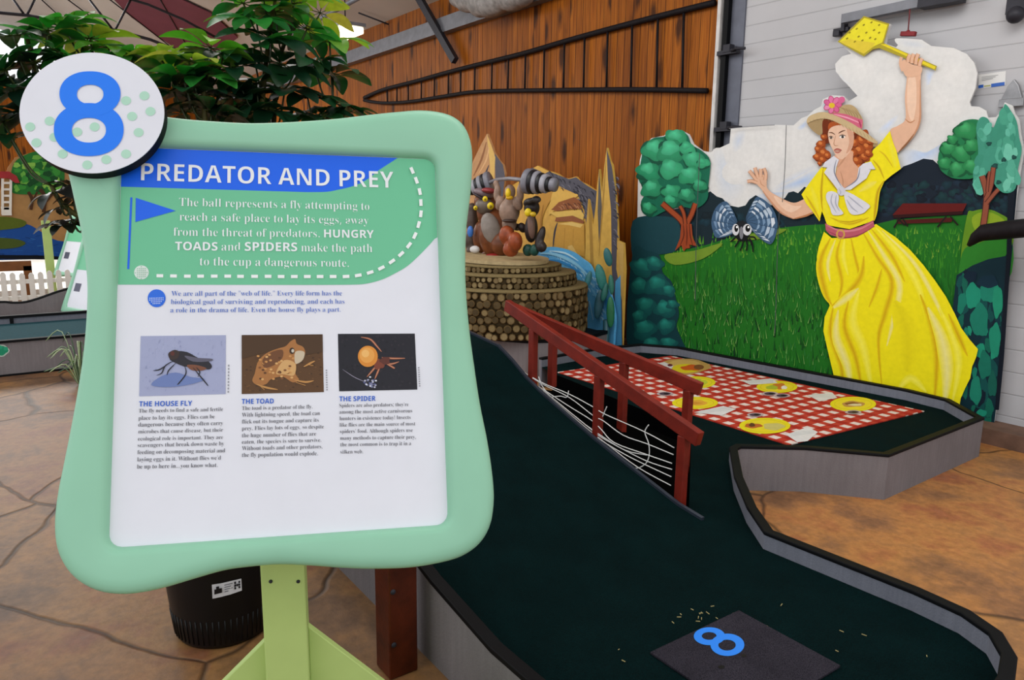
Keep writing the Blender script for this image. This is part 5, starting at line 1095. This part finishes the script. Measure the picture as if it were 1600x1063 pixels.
S.ring(139, 203, 54.5, 41.5, 26.6, 19.3, 139.3, 204, '#227ef8', n=72, pw=2.15); S.ring(141, 147, 47.6, 35, 20.7, 15, 141.3, 148, '#227ef8', n=72, pw=2.15)
S.build('numeral', MAT['pprint'], DSC)
m = MB(); c = SP.P(SP.uv(155, 190, 0), -.0); m.beam(c+SP.n*.018, c+SP.n*(DH-.028), .12, .12, up=SP.b); m.build('disc_spacer', MAT['black'], SGN)
# post: lime box section with gussets, facing the viewer like the sign
pa = np.array([sa[0], sa[1], 0]); pa /= np.linalg.norm(pa); pn = np.array([sn[0], sn[1], 0]); pn /= np.linalg.norm(pn)
PP = at_depth(446, 985, 1.60); cxy = np.array([PP[0], PP[1], 0])-pn*.045
m = MB(); R = Matrix((Vector(pa), Vector(pn*-1), Vector((0, 0, 1)))).transposed()
m.box((cxy[0], cxy[1], .42), (.089, .089, .84), R); m.build('post', MAT['post'], SGN, bevel=.004)
for sgn in (1, -1):
    m = MB(); o = cxy+pa*sgn*.0445
    m.prism([o+np.array([0, 0, .02])-pn*.0, o+pa*sgn*.50+np.array([0, 0, .02]), o+pa*sgn*.50+np.array([0, 0, .06]), o+np.array([0, 0, .565 if sgn > 0 else .545])], pn*-.02); m.build('gusset', MAT['post'], SGN, bevel=.002)
for sgn in (1, -1):
    m = MB(); o = cxy+pn*sgn*.0445
    m.prism([o+np.array([0, 0, .02])-pa*.01, o+pn*sgn*.22+np.array([0, 0, .02])-pa*.01, o+pn*sgn*.22+np.array([0, 0, .05])-pa*.01, o+np.array([0, 0, .36])-pa*.01], pa*.02); m.build('gusset', MAT['post'], SGN, bevel=.002)
m = MB(); m.box((cxy[0], cxy[1], .01), (.98, .5, .02), R); m.build('base_plate', MAT['post'], SGN)
m = MB(); m.box((cxy[0]-pn[0]*.05, cxy[1]-pn[1]*.05, .98), (.089, .05, .5), R @ Matrix.Rotation(math.radians(-20), 3, 'X')); m.build('neck', MAT['post'], SGN)
for px in (423, 466):
    m = MB(); d = ray(px, 909); p = EYEP+d*(((PP-EYEP)@pn)/(d@pn)); m.ball(p, .004); m.build('screw', MAT['darksteel'], SGN)
# ------------------------------------------------------------------ potted umbrella plant behind the sign
random.seed(44)
g = at_z(322, 1019, 0.0); fwd = np.array([_fw[0], _fw[1], 0]); fwd /= np.linalg.norm(fwd)
pc = g+fwd*.165; PCX, PCY = pc[0], pc[1]
PL = thing('potted_umbrella_plant', (PCX, PCY, 0), 'tall leafy umbrella plant in a black nursery pot behind the sign', 'plant')
m = MB(); m.lathe((PCX, PCY, 0), [(.150, 0), (.160, .015), (.172, .12), (.186, .27), (.198, .40), (.212, .405), (.214, .44), (.204, .445), (.19, .40), (.03, .38)], 56); POT = m.build('pot', MAT['pot'], PL)
# vertical ribs low on the pot
m = MB()
for k in range(56): t = 2*math.pi*k/56; m.tube([(PCX+.161*math.cos(t), PCY+.161*math.sin(t), .02), (PCX+.171*math.cos(t), PCY+.171*math.sin(t), .11)], .0025, 5)
m.build('pot_ribs', MAT['pot'], POT)
m = MB(); m.lathe((PCX, PCY, .37), [(.19, 0), (.19, .02), (.01, .03)], 32); m.build('soil', MAT['soil'], PL)
# sticker wrapped on the pot front
S = MB(); vv = []
def pot_pt(px, py, lift=.002):
    d = ray(px, py); best = None
    for it in range(60):
        pass
    # intersect with the cone of the pot wall
    t0, t1 = 1.0, 5.0; f = lambda t: math.hypot(EYEP[0]+d[0]*t-PCX, EYEP[1]+d[1]*t-PCY)-(.170+.078*(EYEP[2]+d[2]*t))
    n = 400; lo = None
    for k in range(n):
        t = (1.2+2.6*k/n)/F
        if f(t) < lift: return EYEP+d*t
    return EYEP+d*(2.4/F)
q = [(331, 914), (345, 912), (360, 908.5), (377, 904.5), (378, 923), (361, 929), (346, 933), (332, 936)]
pts = [pot_pt(*p) for p in q]; S.add(pts, [(0, 1, 6, 7), (1, 2, 5, 6), (2, 3, 4, 5)], lin('#cfccd2'))
def sub(u0, v0, u1, v1, c):
    P = [pot_pt(331+46*u+.5*v, 914-9.5*u+(22-3.5*u)*v, .004) for u, v in ((u0, v0), (u1, v0), (u1, v1), (u0, v1))]; S.add(P, [(0, 1, 2, 3)], lin(c))
sub(.08, .4, .34, .75, '#1a1a1e'); sub(.14, .22, .24, .4, '#1a1a1e')
for k in range(4): sub(.42, .2+k*.17, .70-.05*(k % 2), .27+k*.17, '#6a6870')
for i in range(3):
    for j in range(3):
        if (i+j) % 2 == 0 or j == 1: sub(.76+i*.07, .15+j*.22, .82+i*.07, .33+j*.22, '#1a1a1e')
S.build('pot_sticker', MAT['pprint'], POT)
# canes: pot to crown, bent towards the sides
base = np.array([PCX, PCY, .385])
def P3(px, py, dep): return at_depth(px, py, dep)
canes = [[(0.02, 0.0), (395, 420, 2.60), (408, 180, 2.62), (420, 60, 2.66), (430, 0, 2.7)], [(.05, .03), (420, 420, 2.66), (428, 180, 2.72), (440, 80, 2.75), (470, 30, 2.8)], [(-.03, .02), (330, 420, 2.55), (320, 190, 2.5), (318, 130, 2.48)],
         [(-.06, -.02), (250, 420, 2.5), (120, 260, 2.45), (60, 120, 2.4), (40, 50, 2.4)], [(-.04, -.05), (230, 420, 2.42), (110, 330, 2.35), (80, 290, 2.32)], [(.06, .0), (480, 420, 2.75), (500, 230, 2.8), (520, 165, 2.85)], [(-.05, .03), (260, 420, 2.6), (180, 170, 2.55), (140, 80, 2.5)]]
CN = []
for c in canes:
    path = [base+np.array([c[0][0], c[0][1], -.02])]+[P3(*q) for q in c[1:]]; path = catmull(path, False, 8); CN.append(path)
    n = len(path); m = MB(); m.tube(path, [.014*(1-.6*i/n) for i in range(n)], 7); m.build('cane', MAT['stem'], PL)
allc = np.array([p for c in CN for p in c[len(c)//3:]])
def whorl(px, py, dep, size, tone, face=None):
    """one palmate leaf: petiole and seven to nine drooping leaflets"""
    tip = P3(px, py, dep); m = MB()
    dist = np.linalg.norm(allc-tip-np.array([0, 0, -.12]), axis=1); root = allc[int(np.argmin(dist))]
    mid = (root+tip)/2+np.array([0, 0, -.04]); m.tube(catmull([root, mid, tip], False, 4), .0035, 5, lin('#3c4a1c'))
    ax = Vector(tip-root).normalized()*.5+Vector((random.uniform(-.4, .4), random.uniform(-.4, .4), .75)); ax.normalize()
    u = ax.cross(Vector((random.random(), random.random(), .2))).normalized(); v = ax.cross(u); n = random.choice([7, 8, 8, 9]); ph = random.uniform(0, 6)
    for k in range(n):
        a = ph+2*math.pi*k/n+random.uniform(-.12, .12); d = u*math.cos(a)+v*math.sin(a); L = size*random.uniform(.8, 1.15); W = L*random.uniform(.22, .29); droop = random.uniform(.08, .42)
        col = random.choice(tone); cc = lin(col); cc = tuple(x*random.uniform(.8, 1.2) for x in cc[:3])+(1,)
        s = ax.cross(d).normalized(); st = L*.22; vs = []; M_ = 7
        for i in range(M_+1):
            f = i/M_; c = Vector(tip)+d*(st*.9+L*f)+ax*(.10*L*math.sin(f*2.2)-droop*L*f*f); w = W*(math.sin(math.pi*min(1, f**1.15*.97+.015))**.7)
            b = ax*(-.18*w)+s*0
            vs += [c+s*w+ax*(.22*w), c, c-s*w+ax*(.22*w)]
        fs = []
        for i in range(M_): fs += [(i*3, i*3+1, i*3+4, i*3+3), (i*3+1, i*3+2, i*3+5, i*3+4)]
        m.add(vs, fs, cc, True); m.tube([tip, Vector(tip)+d*st], .0018, 4, lin('#4a5a22'))
    m.build('leaf_whorl', MAT['leaf'], PL)
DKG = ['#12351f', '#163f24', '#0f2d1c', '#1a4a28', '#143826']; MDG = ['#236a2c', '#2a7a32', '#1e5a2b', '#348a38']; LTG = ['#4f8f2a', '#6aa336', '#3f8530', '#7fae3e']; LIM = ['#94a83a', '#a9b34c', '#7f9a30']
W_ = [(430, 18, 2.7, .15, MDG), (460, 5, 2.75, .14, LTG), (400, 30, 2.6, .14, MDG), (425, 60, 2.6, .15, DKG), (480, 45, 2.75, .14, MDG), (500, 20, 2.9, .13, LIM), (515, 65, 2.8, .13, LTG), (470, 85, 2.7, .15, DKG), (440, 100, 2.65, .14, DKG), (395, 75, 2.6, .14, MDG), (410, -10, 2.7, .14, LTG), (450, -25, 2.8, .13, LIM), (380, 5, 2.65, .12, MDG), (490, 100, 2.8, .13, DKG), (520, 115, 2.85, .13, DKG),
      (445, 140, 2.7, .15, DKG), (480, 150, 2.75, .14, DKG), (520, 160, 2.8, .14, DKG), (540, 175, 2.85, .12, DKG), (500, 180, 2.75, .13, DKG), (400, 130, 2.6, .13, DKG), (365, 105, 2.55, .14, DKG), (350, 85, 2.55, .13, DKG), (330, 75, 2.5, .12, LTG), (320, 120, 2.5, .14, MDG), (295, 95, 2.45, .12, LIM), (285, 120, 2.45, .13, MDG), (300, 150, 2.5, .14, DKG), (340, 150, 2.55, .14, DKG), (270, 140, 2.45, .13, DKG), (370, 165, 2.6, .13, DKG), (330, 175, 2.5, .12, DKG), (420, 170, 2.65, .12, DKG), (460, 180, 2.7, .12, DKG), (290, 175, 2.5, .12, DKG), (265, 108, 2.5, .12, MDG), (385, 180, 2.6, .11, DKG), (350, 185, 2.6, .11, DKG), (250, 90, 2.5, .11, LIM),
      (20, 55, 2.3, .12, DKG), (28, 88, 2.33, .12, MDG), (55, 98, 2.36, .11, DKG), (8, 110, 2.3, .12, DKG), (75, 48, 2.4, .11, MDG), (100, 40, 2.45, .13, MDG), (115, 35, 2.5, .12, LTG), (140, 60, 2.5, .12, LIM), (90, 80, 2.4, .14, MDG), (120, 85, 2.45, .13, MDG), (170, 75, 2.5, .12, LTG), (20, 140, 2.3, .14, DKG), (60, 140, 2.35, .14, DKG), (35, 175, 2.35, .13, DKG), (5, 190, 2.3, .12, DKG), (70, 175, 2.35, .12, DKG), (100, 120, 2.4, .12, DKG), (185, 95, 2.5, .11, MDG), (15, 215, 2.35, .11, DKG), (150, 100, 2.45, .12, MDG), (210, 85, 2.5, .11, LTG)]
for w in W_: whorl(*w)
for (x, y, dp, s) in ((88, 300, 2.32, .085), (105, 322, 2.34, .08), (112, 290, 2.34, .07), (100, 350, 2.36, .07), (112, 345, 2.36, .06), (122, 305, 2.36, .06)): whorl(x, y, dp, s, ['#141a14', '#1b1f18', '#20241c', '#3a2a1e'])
# ------------------------------------------------------------------ far end of the hall, left of the sign
LN = thing('far_lane', (-8.0, .3, 0), 'grey carpeted far lane with teal turf left of the sign', 'mini golf lane')
ly0, ly1 = -1.6, 2.6
m = MB(); m.box((-7.32, (ly0+ly1)/2, .14), (.03, ly1-ly0, .28)); m.build('curb_side', MAT['side'], LN)
m = MB(); m.box((-7.32, (ly0+ly1)/2, .288), (.05, ly1-ly0, .02)); m.box((-7.31, (ly0+ly1)/2, .008), (.03, ly1-ly0, .016)); m.build('edge_trim', MAT['black'], LN)
m = MB(); m.box((-7.98, (ly0+ly1)/2, .12), (1.27, ly1-ly0, .24)); m.build('turf', plain('teal_turf', '#0f3f48', .95, var=.15, scale=60), LN)
m = MB(); m.box((-8.64, (ly0+ly1)/2, .15), (.03, ly1-ly0, .30)); m.build('curb_lining', MAT['curb'], LN)
m = MB(); m.box((-8.64, (ly0+ly1)/2, .305), (.05, ly1-ly0, .025)); q = at_x(19, 508, -8.6); m.box((-8.615, q[1], .24), (.01, .03, .12)); m.build('edge_trim', MAT['black'], LN)
XPL = Plane((-7.304, 0, 0), (0, 1, 0), (0, 0, 1)); S = Paint(XPL, .001, .0004)
S.ell(2, 548, 12, 9.5, '#b9c9bf', wob=.1); S.ell(2, 548, 10, 7.5, '#1f8f6a', wob=.15); S.ell(9, 545, 3.5, 3, '#2aa37c'); S.ell(0, 543, 4, 3, '#2aa37c')
S.build('round_decal', MAT['pprint'], LN)
# second lane with wavy curb
L2 = thing('wavy_lane', (-9.6, .3, 0), 'grey lane curb with a wavy black top edge before the picket fence', 'mini golf lane')
xs = [(-60, 478), (0, 473.5), (20, 474.5), (40, 473.5), (60, 468), (80, 461), (95, 456), (120, 450), (160, 446)]
P_ = [at_x(x, y, -9.5) for x, y in catmull(xs, False, 4)]
m = MB(); n = len(P_); m.prism(list(P_)+[np.array([-9.5, P_[-1][1], 0]), np.array([-9.5, P_[0][1], 0])], (-.04, 0, 0)); m.build('curb_side', MAT['side'], L2)
m = MB(); m.tube([p+np.array([-.02, 0, 0]) for p in P_], .022, 6); m.build('edge_trim', MAT['black'], L2)
# picket fence
PF = thing('picket_fence', (-11, .5, 0), 'low white picket fence behind the grey lanes at left', 'fence')
for z in (.2, .40): MB().box((-11.02, .45, z), (.03, 2.9, .05)).build('rail', MAT['white2'], PF)
y = -.9
while y < 1.85:
    t = .50+.012*math.sin(y*9); pl = [(-10.99, y-.03, .06), (-10.99, y+.03, .06), (-10.99, y+.03, t-.01), (-10.99, y+.018, t+.012), (-10.99, y, t+.02), (-10.99, y-.018, t+.012), (-10.99, y-.03, t-.01)]
    m = MB(); m.prism(pl, (-.016, 0, 0)); m.build('picket', MAT['white2'], PF); y += .097
for yy in (-.93, 1.9): MB().box((-11.02, yy, .26), (.07, .07, .52)).build('fence_post', MAT['white2'], PF)
prop(MB().box((-16.5, .6, .04), (7.0, 4.2, .08)).build('sunlit_floor_patch', MAT['sunlit_floor']), 'white slab painted as a sunlit floor patch behind the picket fence', 'sunlit_floor', kind='stuff')  # pale slab added so the floor reads as sunlit; brightness is in its colour
# landscape mural far left
LM = Plane((-13, 0, 0), (0, 1, 0), (0, 0, 1))
T = thing('landscape_mural', LM.px(40, 400), 'landscape mural with green tree and blue pond at the far left', 'mural')
m = MB(); m.prism([LM.px(x, y) for x, y in ((-80, 404), (-80, 300), (-40, 285), (0, 300), (12, 262), (24, 246), (50, 238), (80, 240), (100, 250), (120, 262), (150, 280), (200, 300), (200, 412), (100, 406))], (-.03, 0, 0)); m.build('board', plain('sand_board_paint', '#a9814e', .6, var=.15, scale=5), T)
S = Paint(LM, .001, .0002); random.seed(9)
S.poly([(-80, 348), (0, 352), (40, 350), (64, 362), (90, 376), (130, 378), (200, 380), (200, 410), (100, 405), (-80, 402)], '#1c4f9e', True)
for k in range(40): x, y = random.uniform(-20, 120), random.uniform(362, 400); S.stroke([(x, y), (x+8, y+random.uniform(-2, 2))], 2, random.choice(['#2f6fc0', '#123a7c', '#3f86cc', '#0f2f66']))
S.poly([(-30, 342), (10, 339), (40, 346), (30, 356), (-30, 360)], '#5a6a1e', True); S.poly([(-30, 372), (20, 373), (40, 380), (20, 388), (-30, 388)], '#4a5c24', True)
S.poly([(18, 300), (16, 280), (22, 255), (40, 242), (62, 236), (90, 240), (100, 262), (98, 292), (80, 302), (40, 304)], '#2a7a34', True)
for k in range(60): x, y = random.uniform(24, 96), random.uniform(246, 296); S.ell(x, y, random.uniform(3, 8), random.uniform(3, 6), random.choice(['#3f9a3e', '#6fb84a', '#226a30', '#184f28', '#8cc855']), wob=.2)
for pts, w in (([(48, 328), (50, 312), (44, 300)], 5), ([(68, 332), (70, 308), (62, 296)], 6), ([(72, 315), (84, 300)], 4), ([(52, 312), (58, 300)], 3)): S.stroke(pts, w, '#4a2f1c', taper=False)
S.poly([(-30, 398), (60, 399), (110, 402), (110, 406), (-30, 404)], '#0c1420'); S.build('painted_scene', MAT['paint'], T)
# wooden sill under the mural
m = MB(); q0, q1 = at_x(-60, 413, -12.6), at_x(49, 415, -12.6); m.box((-12.6, (q0[1]+q1[1])/2, q1[2]), (.1, q1[1]-q0[1], .13)); m.box((-12.6, q1[1]-.05, q1[2]/2), (.1, .1, q1[2])); m.box((-12.6, q0[1]+.1, q1[2]/2), (.1, .1, q1[2])); prop(m.build('wooden_bench', plain('brown_bench_wood', '#7a4a22', .5, var=.2)), 'brown wooden bench edge under the landscape mural', 'bench')
# red roofed ladder tower mounted on the landscape
TP = Plane((-12.995, 0, 0), (0, 1, 0), (0, 0, 1))
m = MB(); m.prism([TP.px(x, y, .06) for x, y in ((-14, 284), (-12, 274), (0, 268), (14, 268), (26, 275), (31, 286), (24, 286), (14, 279), (0, 278))], (-.06, 0, 0)); m.build('tower_roof', plain('red_roof_paint', '#a3262a', .5), T)
TL = MB()
for x in (4, 16): TL.beam(TP.px(x+(1 if x > 9 else 0), 279, .02), TP.px(x, 335, .02), .03, .03)
for y in (286, 296, 306, 316, 326): TL.beam(TP.px(4, y, .02), TP.px(16, y, .02), .02, .03)
m = TL; m.box(TP.px(10, 330, .02), (.02, .12, .12)); m.build('tower_ladder', MAT['white2'], T)
# lime post
q = at_x(71, 345, -11.9); m = MB(); m.box((-11.9, q[1], q[2]/2), (.09, .1, q[2])); prop(m.build('lime_post', MAT['post']), 'pale lime square post in front of the landscape mural', 'post')
# two more framed signs, seen nearly from the side
def small_sign(px, py, X, label, w=.56, h=.72):
    a = np.array([.93, .36, 0]); a /= np.linalg.norm(a); t = math.radians(21); n0 = np.array([a[1], -a[0], 0]); b = np.array([0, 0, 1])*math.cos(t)-n0*math.sin(t)
    c0 = at_x(px, py, X); o = c0+a*(w/2+.06)+b*(h/2+.06); pl = Plane(o, a, b)
    T = thing('framed_sign', (o[0], o[1], 0), label, 'sign', 'small framed signs beyond the big sign')
    out = [np.array(p) for p in catmull([(-w/2-.07, h/2+.02), (-w/2-.03, h/2+.07), (0, h/2+.05), (w/2+.03, h/2+.07), (w/2+.07, h/2+.02), (w/2+.05, 0), (w/2+.08, -h/2), (w/2+.03, -h/2-.07), (0, -h/2-.05), (-w/2-.03, -h/2-.07), (-w/2-.08, -h/2), (-w/2-.05, 0)], True, 5)][::-1]
    m = MB(); frame_ring(m, pl, out, rrect(w, h, .02, 4), 80); m.build('frame', MAT['signgreen'], T)
    m = MB(); m.prism([pl.P(p, 0) for p in rrect(w, h, .02, 4)], -pl.n*.02); pn_ = m.build('panel', MAT['white'], T)
    S = Paint(pl, .001); S.polyuv([(-w/2+.05, -h/2+.18), (-w/2+.17, -h/2+.18), (-w/2+.17, -h/2+.27), (-w/2+.05, -h/2+.27)], '#4a4860')
    S.polyuv([(-w/2, h/2-.3), (w/2, h/2-.3), (w/2, h/2-.01), (-w/2, h/2-.01)], '#6fc396'); S.build('panel_print', MAT['pprint'], pn_)
    m = MB(); bt = o-b*(h/2)-n0*.06; m.box((bt[0], bt[1], bt[2]/2-.02), (.09, .09, bt[2]-.04)); m.build('post', MAT['post'], T)
    return T
small_sign(97, 487, -9.38, 'nearer green framed sign peeking out left of the big sign')
small_sign(85, 430, -11.75, 'farther green framed sign beside the lime post')
# pale grass tuft
gt = at_z(128, 602, 0); T = thing('grass_tuft', gt, 'pale wispy grass tuft on the floor beside the far lane', 'grass plant'); m = MB(); random.seed(12)
for k in range(34):
    a = random.uniform(0, 6.28); l = random.uniform(.12, .3); hh = random.uniform(.12, .42); d = np.array([math.cos(a), math.sin(a), 0]); m.tube(catmull([gt+d*.02, gt+d*l*.45+np.array([0, 0, hh]), gt+d*l+np.array([0, 0, hh*.8])], False, 4), [.004]*8+[.001], 4, lin(random.choice(['#7f9a78', '#a9b89a', '#4d6a50', '#c3ccb2'])))
m.build('blades', MAT['leaf'], T)
